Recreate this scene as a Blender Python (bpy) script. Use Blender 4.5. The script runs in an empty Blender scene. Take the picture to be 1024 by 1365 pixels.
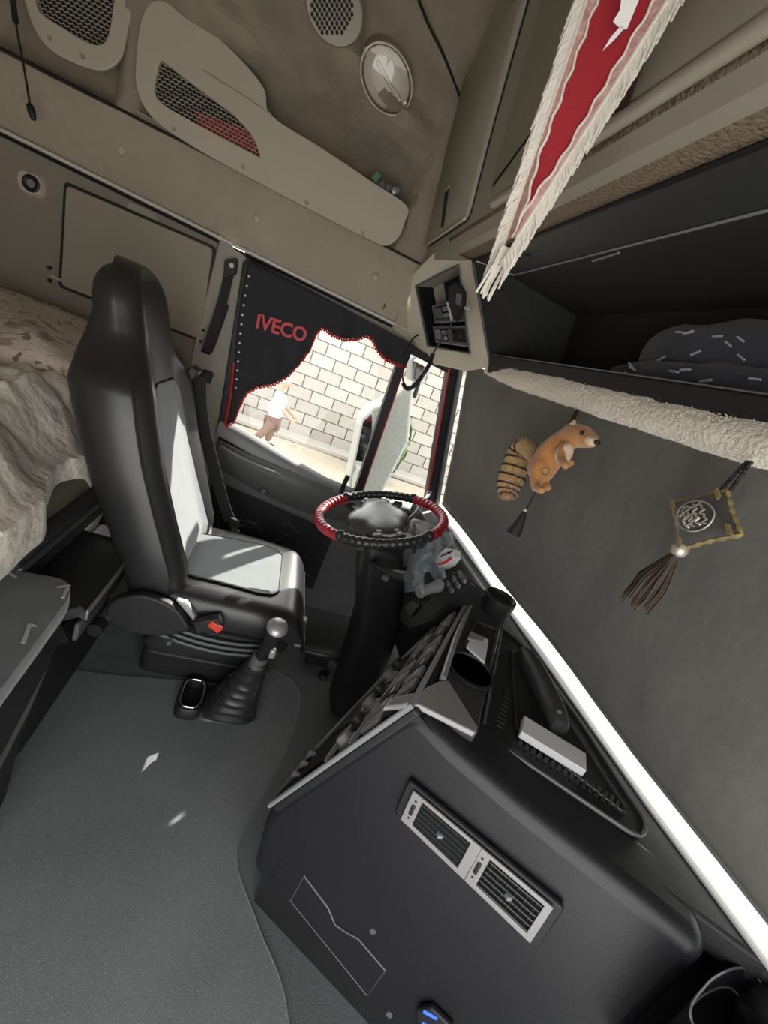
import bpy, bmesh, math, random
from mathutils import Vector, Matrix, noise
random.seed(7)
scene = bpy.context.scene
COL = scene.collection
V = Vector

# ------------------------------------------------------------------ camera
CAM = V((0.0, 0.0, 1.30))
FPX, ROLL, VPY = 580.0, math.radians(23.0), (409.0, 437.0)
def _axes():
    u = V((math.cos(ROLL), math.sin(ROLL))); d = V((-math.sin(ROLL), math.cos(ROLL)))
    w = V((VPY[0] - 512.0, VPY[1] - 682.5))
    k = -FPX * FPX / w.dot(d)
    y = V((w.x, w.y, FPX)).normalized()
    z = -V((k * d.x, k * d.y, FPX)).normalized()
    return y.cross(z), y, z
AX, AY, AZ = _axes()                       # world axes seen in lens coordinates (right, down, forward)
RIGHT = V((AX.x, AY.x, AZ.x)); DOWN = V((AX.y, AY.y, AZ.y)); FWD = V((AX.z, AY.z, AZ.z))
cd = bpy.data.cameras.new('camera'); cam = bpy.data.objects.new('camera', cd); COL.objects.link(cam)
m = Matrix((RIGHT, -DOWN, -FWD)).transposed().to_4x4(); m.translation = CAM
cam.matrix_world = m
cd.sensor_fit = 'VERTICAL'; cd.sensor_height = 24.0; cd.lens = FPX / 1365.0 * 24.0
cd.clip_start = 0.02; cd.clip_end = 300
scene.camera = cam

# ------------------------------------------------------------------ world, sun, exposure
w = bpy.data.worlds.new('world'); scene.world = w; w.use_nodes = True
nt = w.node_tree; bg = nt.nodes['Background']
sky = nt.nodes.new('ShaderNodeTexSky'); sky.sky_type = 'NISHITA'; sky.sun_disc = False
sky.sun_elevation = math.radians(38); sky.sun_rotation = math.radians(35); sky.air_density = 1.0; sky.dust_density = 3.0
mixw = nt.nodes.new('ShaderNodeMixRGB'); mixw.inputs[0].default_value = 0.88; mixw.inputs[2].default_value = (4.15, 4.1, 3.98, 1)
nt.links.new(sky.outputs[0], mixw.inputs[1]); nt.links.new(mixw.outputs[0], bg.inputs[0])
bg.inputs[1].default_value = 1.0
sd = bpy.data.lights.new('sun', 'SUN'); sun = bpy.data.objects.new('sun', sd); COL.objects.link(sun)
sd.energy = 17.0; sd.angle = math.radians(0.6); sd.color = (1.0, 0.95, 0.86)
SUN_DIR = V((-0.435, -0.62, -0.50)).normalized()
sun.rotation_euler = SUN_DIR.to_track_quat('-Z', 'Y').to_euler(); sun.location = (3, 5, 5)
vs = scene.view_settings
vs.view_transform = 'Standard'; vs.look = 'None'; vs.gamma = 1.0; vs.exposure = 0.08; vs.use_curve_mapping = False

# ------------------------------------------------------------------ helpers
def at(px, py, ax, val):
    """world point on an axis-aligned plane, read off the photograph at 1024x1365"""
    r = RIGHT * (px - 512.0) + DOWN * (py - 682.5) + FWD * FPX
    return CAM + r * ((val - CAM[ax]) / r[ax])
def atp(px, py, o, n):
    r = RIGHT * (px - 512.0) + DOWN * (py - 682.5) + FWD * FPX
    return CAM + r * ((o - CAM).dot(n) / r.dot(n))
def lerp(a, b, t): return a + (b - a) * t
def interp(tab, x):
    if x <= tab[0][0]: return tab[0][1]
    for (x0, y0), (x1, y1) in zip(tab, tab[1:]):
        if x <= x1: return lerp(y0, y1, (x - x0) / (x1 - x0))
    return tab[-1][1]
def sm(pts, n=8, closed=False):
    """Catmull-Rom through the points"""
    pts = [V(p) for p in pts]; out = []; N = len(pts)
    rng = range(N) if closed else range(N - 1)
    for i in rng:
        g = (lambda k: pts[k % N]) if closed else (lambda k: pts[max(0, min(N - 1, k))])
        p0, p1, p2, p3 = g(i - 1), g(i), g(i + 1), g(i + 2)
        for j in range(n):
            t = j / n
            out.append(0.5 * ((2 * p1) + (p2 - p0) * t + (2 * p0 - 5 * p1 + 4 * p2 - p3) * t * t + (3 * p1 - p0 - 3 * p2 + p3) * t ** 3))
    if not closed: out.append(pts[-1].copy())
    return out

class MB:
    def __init__(s): s.v = []; s.f = []
    def add(s, vs_, fs):
        b = len(s.v); s.v += [V(p) for p in vs_]; s.f += [[b + i for i in f] for f in fs]; return s
    def box(s, c, size, rot=None):
        c = V(c); hx, hy, hz = [k / 2 for k in size]; p = []
        for x in (-hx, hx):
            for y in (-hy, hy):
                for z in (-hz, hz):
                    q = V((x, y, z)); q = (rot @ q) if rot else q; p.append(c + q)
        return s.add(p, [(0, 1, 3, 2), (4, 6, 7, 5), (0, 4, 5, 1), (2, 3, 7, 6), (0, 2, 6, 4), (1, 5, 7, 3)])
    def bar(s, a, b, w_, h, up=V((0, 0, 1))):
        a = V(a); b = V(b); d = (b - a); L = d.length; d = d / L
        sx = d.cross(up)
        if sx.length < 1e-4: sx = d.cross(V((1, 0, 0)))
        sx.normalize(); uz = sx.cross(d)
        rot = Matrix((sx, d, uz)).transposed()
        return s.box((a + b) / 2, (w_, L, h), rot)
    def poly(s, pts): return s.add(pts, [list(range(len(pts)))])
    def prism(s, pts, vec):
        n = len(pts); vec = V(vec); a = [V(p) for p in pts]; b = [p + vec for p in a]
        fs = [list(range(n))[::-1], list(range(n, 2 * n))] + [[i, (i + 1) % n, n + (i + 1) % n, n + i] for i in range(n)]
        return s.add(a + b, fs)
    def ringface(s, outer, inner, vec):
        """a frame: outline with a hole (same point count), extruded"""
        n = len(outer); vec = V(vec); o = [V(p) for p in outer]; i_ = [V(p) for p in inner]
        p = o + i_ + [q + vec for q in o] + [q + vec for q in i_]; fs = []
        for k in range(n):
            j = (k + 1) % n
            fs += [[k, j, n + j, n + k], [2 * n + k, 3 * n + k, 3 * n + j, 2 * n + j], [k, 2 * n + k, 2 * n + j, j], [n + k, n + j, 3 * n + j, 3 * n + k]]
        return s.add(p, fs)
    def loft(s, rings, caps=True, closed=True, wrap=False):
        n = len(rings[0]); R = len(rings); p = [V(q) for r in rings for q in r]; fs = []
        for i in range(R if wrap else R - 1):
            i2 = (i + 1) % R
            for k in range(n if closed else n - 1):
                j = (k + 1) % n; fs.append([i * n + k, i * n + j, i2 * n + j, i2 * n + k])
        if caps and not wrap: fs += [list(range(n))[::-1], [(R - 1) * n + k for k in range(n)]]
        return s.add(p, fs)
    def tube(s, path, r, n=8, closed=False, flat=None):
        path = [V(p) for p in path]; R = len(path); rings = []; pn = None
        for i, p in enumerate(path):
            a = path[i - 1] if (i or closed) else p; b = path[(i + 1) % R] if (i < R - 1 or closed) else p
            t = (b - a)
            if t.length < 1e-9: t = V((0, 0, 1))
            t.normalize()
            if pn is None:
                pn = t.cross(V((0, 0, 1)))
                if pn.length < .05: pn = t.cross(V((1, 0, 0)))
            else: pn = pn - t * pn.dot(t)
            pn.normalize(); bn = t.cross(pn)
            rr = r[i] if isinstance(r, (list, tuple)) else r
            f2 = flat if flat else 1.0
            rings.append([p + pn * math.cos(2 * math.pi * k / n) * rr + bn * math.sin(2 * math.pi * k / n) * rr * f2 for k in range(n)])
        return s.loft(rings, wrap=closed)
    def lathe(s, prof, o, axis=V((0, 0, 1)), n=24, ref=None, sx=1.0, sy=1.0):
        o = V(o); axis = V(axis).normalized(); ref = V(ref) if ref else (V((1, 0, 0)) if abs(axis.x) < .8 else V((0, 1, 0)))
        e1 = (ref - axis * ref.dot(axis)).normalized(); e2 = axis.cross(e1)
        rings = [[o + axis * h + e1 * math.cos(2 * math.pi * k / n) * r * sx + e2 * math.sin(2 * math.pi * k / n) * r * sy for k in range(n)] for r, h in prof]
        return s.loft(rings)
    def ell(s, c, rad, rot=None, nu=16, nv=10, pw=1.0, fn=None):
        c = V(c); rings = []
        sg = lambda a: math.copysign(abs(a) ** pw, a)
        for i in range(nv + 1):
            th = -math.pi / 2 + math.pi * (0.02 + .96 * i / nv)
            rings.append([])
            for k in range(nu):
                ph = 2 * math.pi * k / nu
                q = V((sg(math.cos(th)) * sg(math.cos(ph)) * rad[0], sg(math.cos(th)) * sg(math.sin(ph)) * rad[1], sg(math.sin(th)) * rad[2]))
                if fn: q = fn(q)
                rings[-1].append(c + ((rot @ q) if rot else q))
        return s.loft(rings)
    def grid(s, fn, nu, nv):
        p = [fn(i / nu, j / nv) for i in range(nu + 1) for j in range(nv + 1)]
        return s.add(p, [[i * (nv + 1) + j, (i + 1) * (nv + 1) + j, (i + 1) * (nv + 1) + j + 1, i * (nv + 1) + j + 1] for i in range(nu) for j in range(nv)])

def root_of(o):
    while o.parent: o = o.parent
    return o
def obj(name, mb, mat, parent=None, smooth=False, bevel=0.0, seg=2, subsurf=0, solid=0.0, angle=35):
    vs_ = mb.v
    if parent is None:
        lo = V((min(p.x for p in vs_), min(p.y for p in vs_), min(p.z for p in vs_))); hi = V((max(p.x for p in vs_), max(p.y for p in vs_), max(p.z for p in vs_)))
        off = V(((lo.x + hi.x) / 2, (lo.y + hi.y) / 2, lo.z))
    else: off = root_of(parent).location.copy()
    me = bpy.data.meshes.new(name); me.from_pydata([tuple(p - off) for p in vs_], [], mb.f)
    bm = bmesh.new(); bm.from_mesh(me); bmesh.ops.recalc_face_normals(bm, faces=bm.faces); bm.to_mesh(me); bm.free()
    me.materials.append(MAT[mat]); o = bpy.data.objects.new(name, me); COL.objects.link(o)
    if parent is None: o.location = off
    else: o.parent = parent
    if solid: md = o.modifiers.new('solid', 'SOLIDIFY'); md.thickness = solid; md.offset = 0
    if bevel: md = o.modifiers.new('bevel', 'BEVEL'); md.width = bevel; md.segments = seg; md.limit_method = 'ANGLE'; md.angle_limit = math.radians(angle)
    if subsurf: md = o.modifiers.new('sub', 'SUBSURF'); md.levels = subsurf; md.render_levels = subsurf
    if smooth or bevel or subsurf:
        for p in me.polygons: p.use_smooth = True
        if not subsurf:
            try: me.set_sharp_from_angle(angle=math.radians(50))
            except Exception: pass
    return o
def thing(name, label, cat, loc, group=None):
    o = bpy.data.objects.new(name, None); COL.objects.link(o); o.location = V(loc); o.empty_display_size = .05
    o['label'] = label; o['category'] = cat
    if group: o['group'] = group
    return o
def tag(o, label, cat, group=None):
    o['label'] = label; o['category'] = cat
    if group: o['group'] = group
    return o
def struct(name, mb, mat, parent=None, label=None, cat=None, **k):
    o = obj(name, mb, mat, parent, **k)
    if parent is None:
        o['kind'] = 'structure'
        if label: o['label'] = label; o['category'] = cat
    return o
def sroot(name, label, cat, loc):
    o = thing(name, label, cat, loc); o['kind'] = 'structure'; return o
def nz(p, s=1.0): return noise.noise(V(p) * s)
def text_mb(s, height, o, ex, ey, depth=0.001, bold=0.012):
    cu = bpy.data.curves.new('text', 'FONT'); cu.body = s; cu.size = 1.0; cu.offset = bold; cu.extrude = 0.0; cu.resolution_u = 3
    to = bpy.data.objects.new('text', cu); COL.objects.link(to); bpy.context.view_layer.update()
    me = bpy.data.meshes.new_from_object(to.evaluated_get(bpy.context.evaluated_depsgraph_get()))
    k = height / 0.7; o = V(o); ex = V(ex); ey = V(ey); n = ex.cross(ey).normalized()
    mb = MB(); mb.add([o + ex * (v.co.x * k) + ey * (v.co.y * k) + n * depth for v in me.vertices], [list(p.vertices) for p in me.polygons])
    width = max(v.co.x for v in me.vertices) * k
    bpy.data.objects.remove(to); bpy.data.curves.remove(cu); bpy.data.meshes.remove(me)
    return mb, width

# ------------------------------------------------------------------ materials
MAT = {}
def srgb(c): return tuple(((k / 255) / 12.92) if k / 255 <= .04045 else (((k / 255) + .055) / 1.055) ** 2.4 for k in c)
def mk(name, col, rough=.6, metal=0.0, var=0.12, vscale=6.0, bump=0.0, bscale=200.0, spec=0.5, speck=None, sheen=0.0, coat=0.0, trans=0.0, bump2=0.0, b2scale=20.0, emit=None, col2=None):
    mt = bpy.data.materials.new(name); mt.use_nodes = True; n = mt.node_tree.nodes; l = mt.node_tree.links
    b = n['Principled BSDF']; out = n['Material Output']
    c = tuple(col) + (1,)
    tc = n.new('ShaderNodeTexCoord')
    ns = n.new('ShaderNodeTexNoise'); ns.inputs['Scale'].default_value = vscale; ns.inputs['Detail'].default_value = 5
    l.new(tc.outputs['Object'], ns.inputs['Vector'])
    mx = n.new('ShaderNodeMixRGB'); l.new(ns.outputs['Fac'], mx.inputs[0])
    a = tuple(k * (1 - var) for k in col) + (1,); d = (tuple(col2) if col2 else tuple(min(1, k * (1 + var)) for k in col)) + (1,)
    mx.inputs[1].default_value = a; mx.inputs[2].default_value = d
    co = mx.outputs[0]
    if speck:
        vo = n.new('ShaderNodeTexNoise'); vo.inputs['Scale'].default_value = speck[0]; vo.inputs['Detail'].default_value = 2
        l.new(tc.outputs['Object'], vo.inputs['Vector'])
        rp = n.new('ShaderNodeValToRGB'); rp.color_ramp.elements[0].position = speck[1]; rp.color_ramp.elements[1].position = speck[1] + .08
        l.new(vo.outputs['Fac'], rp.inputs[0]); m2 = n.new('ShaderNodeMixRGB'); l.new(rp.outputs[0], m2.inputs[0]); l.new(co, m2.inputs[1]); m2.inputs[2].default_value = tuple(speck[2]) + (1,)
        co = m2.outputs[0]
    l.new(co, b.inputs['Base Color'])
    b.inputs['Roughness'].default_value = rough; b.inputs['Metallic'].default_value = metal
    b.inputs['Specular IOR Level'].default_value = spec
    if sheen: b.inputs['Sheen Weight'].default_value = sheen; b.inputs['Sheen Roughness'].default_value = .5
    if coat: b.inputs['Coat Weight'].default_value = coat
    if emit: b.inputs['Emission Color'].default_value = tuple(emit[0]) + (1,); b.inputs['Emission Strength'].default_value = emit[1]
    prev = None
    for st, sc in ((bump2, b2scale), (bump, bscale)):
        if st:
            nn = n.new('ShaderNodeTexNoise'); nn.inputs['Scale'].default_value = sc; nn.inputs['Detail'].default_value = 3
            l.new(tc.outputs['Object'], nn.inputs['Vector'])
            bp = n.new('ShaderNodeBump'); bp.inputs['Strength'].default_value = st; bp.inputs['Distance'].default_value = 0.6 / sc
            l.new(nn.outputs['Fac'], bp.inputs['Height'])
            if prev: l.new(prev.outputs[0], bp.inputs['Normal'])
            prev = bp
    if prev: l.new(prev.outputs[0], b.inputs['Normal'])
    if trans:
        tr = n.new('ShaderNodeBsdfTranslucent'); l.new(co, tr.inputs[0]); ms = n.new('ShaderNodeMixShader'); ms.inputs[0].default_value = trans
        l.new(b.outputs[0], ms.inputs[1]); l.new(tr.outputs[0], ms.inputs[2]); l.new(ms.outputs[0], out.inputs[0])
    MAT[name] = mt
def mk_glass(name, tint=(1, 1, 1), refl=0.06):
    mt = bpy.data.materials.new(name); mt.use_nodes = True; n = mt.node_tree.nodes; l = mt.node_tree.links
    n.remove(n['Principled BSDF']); out = n['Material Output']
    t = n.new('ShaderNodeBsdfTransparent'); t.inputs[0].default_value = tuple(tint) + (1,)
    g = n.new('ShaderNodeBsdfGlossy'); g.inputs['Roughness'].default_value = .02
    fr = n.new('ShaderNodeFresnel'); fr.inputs[0].default_value = 1.35
    ns = n.new('ShaderNodeTexNoise'); ns.inputs['Scale'].default_value = 8
    mu = n.new('ShaderNodeMath'); mu.operation = 'MULTIPLY'; mu.inputs[1].default_value = refl / .06
    l.new(fr.outputs[0], mu.inputs[0])
    ms = n.new('ShaderNodeMixShader'); l.new(mu.outputs[0], ms.inputs[0]); l.new(t.outputs[0], ms.inputs[1]); l.new(g.outputs[0], ms.inputs[2]); l.new(ms.outputs[0], out.inputs[0])
    MAT[name] = mt
def mk_flower(name, base, blots, scale, rough=.85):
    """printed cotton: blotches of colour on a pale ground"""
    mk(name, base, rough=rough, var=.06, bump=.25, bscale=350, sheen=.2, trans=0.08, bump2=.55, b2scale=16)
    n = MAT[name].node_tree.nodes; l = MAT[name].node_tree.links; b = n['Principled BSDF']
    src = b.inputs['Base Color'].links[0].from_socket; tc = [k for k in n if k.type == 'TEX_COORD'][0]
    for i, (colr, thr) in enumerate(blots):
        mp = n.new('ShaderNodeMapping'); mp.inputs['Location'].default_value = (i * 3.1, i * 1.7, i * .9); l.new(tc.outputs['Object'], mp.inputs[0])
        ns = n.new('ShaderNodeTexNoise'); ns.inputs['Scale'].default_value = scale * (1 + .4 * i); ns.inputs['Detail'].default_value = 4; ns.inputs['Distortion'].default_value = 1.2
        l.new(mp.outputs[0], ns.inputs['Vector'])
        rp = n.new('ShaderNodeValToRGB'); rp.color_ramp.elements[0].position = thr; rp.color_ramp.elements[1].position = thr + .05
        l.new(ns.outputs['Fac'], rp.inputs[0]); mx = n.new('ShaderNodeMixRGB'); l.new(rp.outputs[0], mx.inputs[0]); l.new(src, mx.inputs[1]); mx.inputs[2].default_value = tuple(colr) + (1,)
        src = mx.outputs[0]
    l.new(src, b.inputs['Base Color'])
    for k in n:
        if k.type == 'BSDF_TRANSLUCENT': l.new(src, k.inputs[0])

mk('headliner', (.27, .222, .162), .92, var=.38, vscale=9, bump=.6, bscale=380, sheen=.15, bump2=.25, b2scale=9)
mk('wall_fabric', (.37, .315, .238), .9, var=.12, vscale=7, bump=.5, bscale=420, sheen=.1, bump2=.3, b2scale=12)
mk('wall_lower', (.24, .205, .16), .85, var=.1, vscale=4, bump=.35, bscale=380)
mk('beige_plastic', (.45, .40, .31), .5, var=.04, vscale=4, bump=.12, bscale=500)
mk('tan_plastic', (.30, .265, .20), .45, var=.04, vscale=3, bump=.1, bscale=500)
mk('cabinet', (.34, .31, .245), .5, var=.05, vscale=3, bump=.1, bscale=400)
mk('plush', (.20, .155, .11), .97, var=.6, vscale=150, bump=1.0, bscale=120, spec=.1)
mk('fleece', (.74, .67, .56), .95, var=.2, vscale=70, bump=1.0, bscale=110, sheen=.5)
mk('pillar', (.33, .30, .25), .7, var=.08, vscale=5, bump=.2, bscale=350)
mk('black_plastic', (.014, .014, .015), .5, var=.15, vscale=8, bump=.15, bscale=450, spec=.35)
mk('dash_skin', (.010, .010, .012), .42, var=.25, vscale=6, bump=.25, bscale=480, spec=.42)
mk('dash_top', (.020, .020, .021), .6, var=.2, vscale=5, bump=.35, bscale=260)
mk('shelf_black', (.009, .009, .009), .75, var=.2)
mk('hub_grey', (.065, .066, .07), .35, var=.15, vscale=10, bump=.1)
mk('beige_sun_bounce', (.60, .55, .43), .5, var=.05, bump=.1)  # paler beige for the radio corner, sun bounce put into the colour
mk('dark_plastic', (.032, .033, .035), .45, var=.12, vscale=6, bump=.2, bscale=400)
mk('grey_plastic', (.10, .10, .105), .45, var=.08, vscale=6, bump=.12, bscale=400)
mk('door_grey', (.13, .132, .13), .5, var=.12, vscale=6, bump=.3, bscale=330)
mk('switch_grey_lit', (.26, .26, .255), .5, var=.08, bump=.1)  # grey lifted to stand in for window light on the switches
mk('mid_grey', (.20, .205, .21), .45, var=.08, vscale=6, bump=.1, bscale=300)
mk('silver', (.42, .41, .40), .38, metal=.6, var=.05, vscale=8)
mk('trim_silver', (.29, .275, .27), .42, metal=.35, var=.05, vscale=8, bump=.05)
mk('chrome', (.72, .70, .66), .22, metal=1.0, var=.05)
mk('alu', (.55, .55, .55), .35, metal=.9, var=.08, vscale=20)
mk('rubber', (.165, .172, .174), .70, var=.25, vscale=3.5, bump=.6, bscale=420, speck=(330, .62, (.30, .31, .31)))
mk('rubber_dark', (.115, .12, .122), .7, var=.2, vscale=4, bump=.5, bscale=260, speck=(300, .7, (.1, .1, .1)))
mk('boot_rubber', (.024, .024, .025), .36, var=.2, vscale=12, bump=.15)
mk('leather', (.020, .0195, .020), .36, var=.15, vscale=10, bump=.15, bscale=480, spec=.6)
mk('seat_fabric', (.21, .225, .24), .9, var=.14, vscale=14, bump=.5, bscale=420, sheen=.3)
mk('velour', (.085, .09, .094), .9, var=.3, vscale=22, bump=.6, bscale=300, sheen=.3)
mk('velour_mark', (.34, .35, .36), .85, var=.1)
mk('curtain_grey', (.165, .160, .147), .88, var=.25, vscale=3, bump=.3, bscale=500, trans=.12, bump2=.15, b2scale=7)
mk('curtain_black', (.012, .012, .016), .75, var=.2, vscale=10, bump=.3, bscale=400, sheen=.15)
mk('red_trim', (.55, .035, .03), .6, var=.2, vscale=40, bump=.4, bscale=300, trans=.2)
mk('red_print', (.60, .04, .05), .55, var=.08, vscale=30)
mk('red_leather', (.40, .018, .03), .4, var=.2, vscale=30, bump=.3, bscale=200, coat=.2)
mk('flag_red', (.36, .010, .020), .7, var=.12, vscale=12, bump=.35, bscale=420, sheen=.2, trans=.15)
mk('flag_lace', (.36, .035, .045), .85, var=.3, vscale=90, bump=.8, bscale=180, col2=(.62, .45, .40))
mk('fringe', (.78, .73, .64), .85, var=.12, vscale=60, trans=.2)
mk('white_cloth', (.80, .78, .75), .85, var=.05)
mk('squirrel', (.50, .22, .06), .95, var=.25, vscale=45, bump=.9, bscale=140, sheen=.5)
mk('squirrel_tail', (.52, .32, .13), .95, var=.3, vscale=60, bump=.9, bscale=120, sheen=.5)
mk('squirrel_pale', (.72, .55, .38), .95, var=.15, vscale=50, bump=.8, bscale=140, sheen=.4)
mk('black_fur', (.025, .018, .014), .9, var=.2, vscale=40, bump=.6, bscale=150)
mk('black_thread', (.012, .011, .011), .7, var=.3, vscale=60, bump=.5, bscale=300)
mk('brown_thread', (.045, .028, .02), .7, var=.4, vscale=60, bump=.5, bscale=300)
mk('velvet_black', (.03, .026, .022), .8, var=.4, vscale=25, bump=.4, bscale=220, sheen=.4)
mk('gold_thread', (.46, .36, .16), .4, metal=.6, var=.35, vscale=60)
mk('silver_thread', (.55, .52, .46), .4, metal=.6, var=.3, vscale=60)
mk_flower('duvet', (.80, .72, .62), [((.45, .36, .27), .66), ((.34, .30, .07), .745)], 6)
mk_flower('pillow_print', (.58, .49, .40), [((.34, .22, .16), .54), ((.20, .14, .11), .60)], 14)
mk('green_sheet', (.13, .125, .085), .9, var=.2, vscale=6, bump=.3, bscale=300)
mk('blanket', (.030, .032, .045), .85, var=.3, vscale=20, bump=.4, bscale=300, sheen=.2)
mk('blanket_dash', (.42, .42, .44), .85, var=.2)
mk('scarf', (.22, .28, .33), .9, var=.5, vscale=40, bump=.7, bscale=120, col2=(.45, .50, .54))
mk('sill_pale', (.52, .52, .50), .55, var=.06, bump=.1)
mk('paper_white', (.62, .62, .63), .6, var=.04)
mk('lens', (.62, .56, .48), .15, var=.1, vscale=10, coat=.6, spec=.7)
mk('rail_bright', (.62, .60, .55), .35, var=.05)
mk('lamp_reflector', (.62, .56, .48), .3, var=.2, vscale=12)
mk('red_button', (.62, .05, .03), .4, var=.1)
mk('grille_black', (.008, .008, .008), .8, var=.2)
mk('mesh_metal', (.33, .29, .23), .5, var=.1)
mk('green_item', (.10, .22, .13), .5, var=.3, vscale=40)
mk('blue_glow', (.02, .05, .4), .4, emit=((.05, .15, 1.0), 1.5))
mk('maroon', (.05, .018, .015), .4, var=.15)
mk('lcd', (.10, .12, .10), .2, var=.1)
mk('stone', (.34, .315, .28), .9, var=.2, vscale=2.0, bump=.5, bscale=20)
mk('stone_b', (.38, .355, .32), .9, var=.2, vscale=2.0, bump=.5, bscale=20)
mk('mortar', (.32, .30, .265), .95, var=.15)
mk('earth', (.42, .35, .26), .95, var=.35, vscale=1.2, bump=.6, bscale=9, col2=(.52, .46, .37))
mk('skin', (.40, .24, .16), .6, var=.08)
mk('shirt', (.82, .80, .78), .85, var=.05)
mk('trousers', (.16, .085, .06), .85, var=.15)
mk('hair', (.02, .015, .012), .7)
mk('mirror_face', (.80, .82, .82), .03, metal=1.0, var=.01)
mk('ext_grey', (.30, .31, .29), .6, var=.25, vscale=60, bump=.3, bscale=80)
mk('foliage', (.12, .20, .05), .8, var=.4, vscale=8, bump=.6, bscale=30)
mk_glass('glass', (.97, .98, .97), .05)
mk_glass('clear_plastic', (.96, .95, .93), .16)

# ================================================================== THE SETTING
WY = 1.98                                   # inner face of the driver-side wall
def wpx(px, py, y=WY): p = at(px, py, 1, y); return p
fl = struct('floor', MB().box((-.12, .80, -.02), (2.44, 2.5, .04)), 'rubber_dark')

# rubber floor mat with a moulded edge, lying on the floor
edge = sm([at(365, 893, 2, 0), at(395, 915, 2, 0), at(398, 950, 2, 0), at(375, 1015, 2, 0), at(340, 1080, 2, 0), at(318, 1125, 2, 0), at(318, 1165, 2, 0), at(345, 1240, 2, 0), at(385, 1365, 2, 0), V((.42, .10, 0)), V((.42, -.40, 0))], 5)
mat_poly = [V((p.x, p.y, .001)) for p in edge] + [V((-1.25, -.40, .001)), V((-1.25, 1.22, .001)), V((-.25, 1.30, .001)), V((.0, 1.33, .001)), V((.2, 1.40, .001))]  # back edge pulled in; darker floor there stands in for under-seat shade
fm = thing('floor_mat', 'speckled dark grey rubber floor mat with a curved moulded edge', 'floor mat', (-.3, .7, 0))
obj('mat_sheet', MB().prism(mat_poly, (0, 0, .003)), 'rubber', fm)
obj('moulded_edge', MB().tube([V((p.x, p.y, .004)) for p in edge], .0022, 6), 'rubber', fm, smooth=True)

# side wall behind the door
sw = sroot('wall_left', 'taupe side wall of the cab behind the driver door', 'wall', (-.8, 2.0, 0))
obj('lower_panel', MB().prism([V((x, WY, z)) for x, z in ((-1.34, 0), (-.40, 0), (-.40, 1.485), (-1.34, 1.50))], (0, .05, 0)), 'wall_lower', sw)
obj('door_header', MB().prism([V((x, WY - .004, z)) for x, z in ((-.30, 1.43), (.42, 1.372), (.66, 1.357), (.66, 1.47), (-.30, 1.51))], (0, .06, 0)), 'pillar', sw, bevel=.006)
obj('front_corner', MB().prism([V((x, WY - .018, z)) for x, z in ((.33, 1.43), (.70, 1.35), (.70, 1.75), (.33, 1.75))], (0, .07, 0)), 'wall_fabric', sw, bevel=.004)
obj('front_lower', MB().box((.93, 2.02, .36), (.24, .06, .76)), 'door_grey', sw)
obj('door_pillar', MB().prism([V((x, WY - .012, z)) for x, z in ((-.395, .0), (-.225, .0), (-.205, .80), (-.275, 1.45), (-.395, 1.478))], (0, .06, 0)), 'pillar', sw, bevel=.008)
# padded strip above the rail: bulged cloth with dimples
capx = [wpx(165, 203, 1.955), wpx(343, 292, 1.955), wpx(500, 370, 1.955)]
def strip(u, v):
    x = lerp(-1.34, .345, u); z0 = lerp(1.497, 1.452, (x + 1.1) / 1.5); z = lerp(z0, 1.69, v)
    y = lerp(1.985, 1.93, v) - .022 * math.sin(math.pi * v) + .006 * nz((x * 3, z * 6, .3)) + .004 * nz((x * 11, z * 9, 2))
    for c in capx:
        d = math.hypot(x - c.x, z - c.z); y += .008 * math.exp(-(d / .03) ** 2)
    y -= .010 * math.exp(-((x + .12) / .05) ** 2) * math.sin(math.pi * v) * (.5 + .5 * math.sin(30 * z))
    return V((x, y, z))
obj('padded_strip', MB().grid(strip, 90, 14), 'wall_fabric', sw, smooth=True)
for c in capx:
    zb_ = lerp(1.497, 1.452, (c.x + 1.1) / 1.5); cs_ = strip((c.x + 1.34) / 1.685, (c.z - zb_) / (1.69 - zb_))
    obj('button_cap', MB().lathe([(.0005, .012), (.010, .012), (.014, .008), (.016, -.006)], (c.x, cs_.y + .001, c.z), (0, -1, 0), 16), 'beige_plastic', sw, smooth=True)
tx = at(535, 345, 1, 1.95), at(511, 412, 1, 1.96)
obj('seam', MB().tube([tx[0], (tx[0] + tx[1]) / 2 + V((.002, -.002, 0)), tx[1]], .0025, 6), 'black_plastic', sw)
tr = sroot('trim_1', 'thin bright metal rail along the top of the door and side wall', 'trim', (-.4, 1.97, 1.45))
obj('rail', MB().tube([V((lerp(-1.34, .40, t), 1.968, lerp(1.503, 1.450, t))) for t in [i / 12 for i in range(13)]], .0065, 8), 'rail_bright', tr, smooth=True)
obj('rail_seal', MB().tube([V((lerp(-1.34, .40, t), 1.975, lerp(1.490, 1.437, t))) for t in [i / 12 for i in range(13)]], .006, 6), 'black_plastic', tr, smooth=True)

# headliner: upper side wall with a hollow behind the shelf, turning into the roof
def cabx(z): return interp([(1.69, .357), (1.74, .345), (2.13, .245), (2.34, .19)], z)
PLAIN = [(1.93, 1.69), (1.925, 1.75), (1.905, 1.83), (1.88, 1.90), (1.845, 1.97), (1.80, 2.05), (1.75, 2.13), (1.69, 2.19), (1.58, 2.24), (1.35, 2.28), (1.0, 2.31), (.5, 2.32), (-.45, 2.32)]
HOLLOW = [(1.93, 1.69), (2.01, 1.71), (2.03, 1.78), (2.03, 1.87), (1.99, 1.945), (1.82, 2.00), (1.765, 2.09), (1.69, 2.18), (1.58, 2.24), (1.35, 2.28), (1.0, 2.31), (.5, 2.32), (-.45, 2.32)]
def sstep(a, b, x): t = max(0, min(1, (x - a) / (b - a))); return t * t * (3 - 2 * t)
pl_s = sm([V((a, b, 0)) for a, b in PLAIN], 4); ho_s = sm([V((a, b, 0)) for a, b in HOLLOW], 4)
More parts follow.
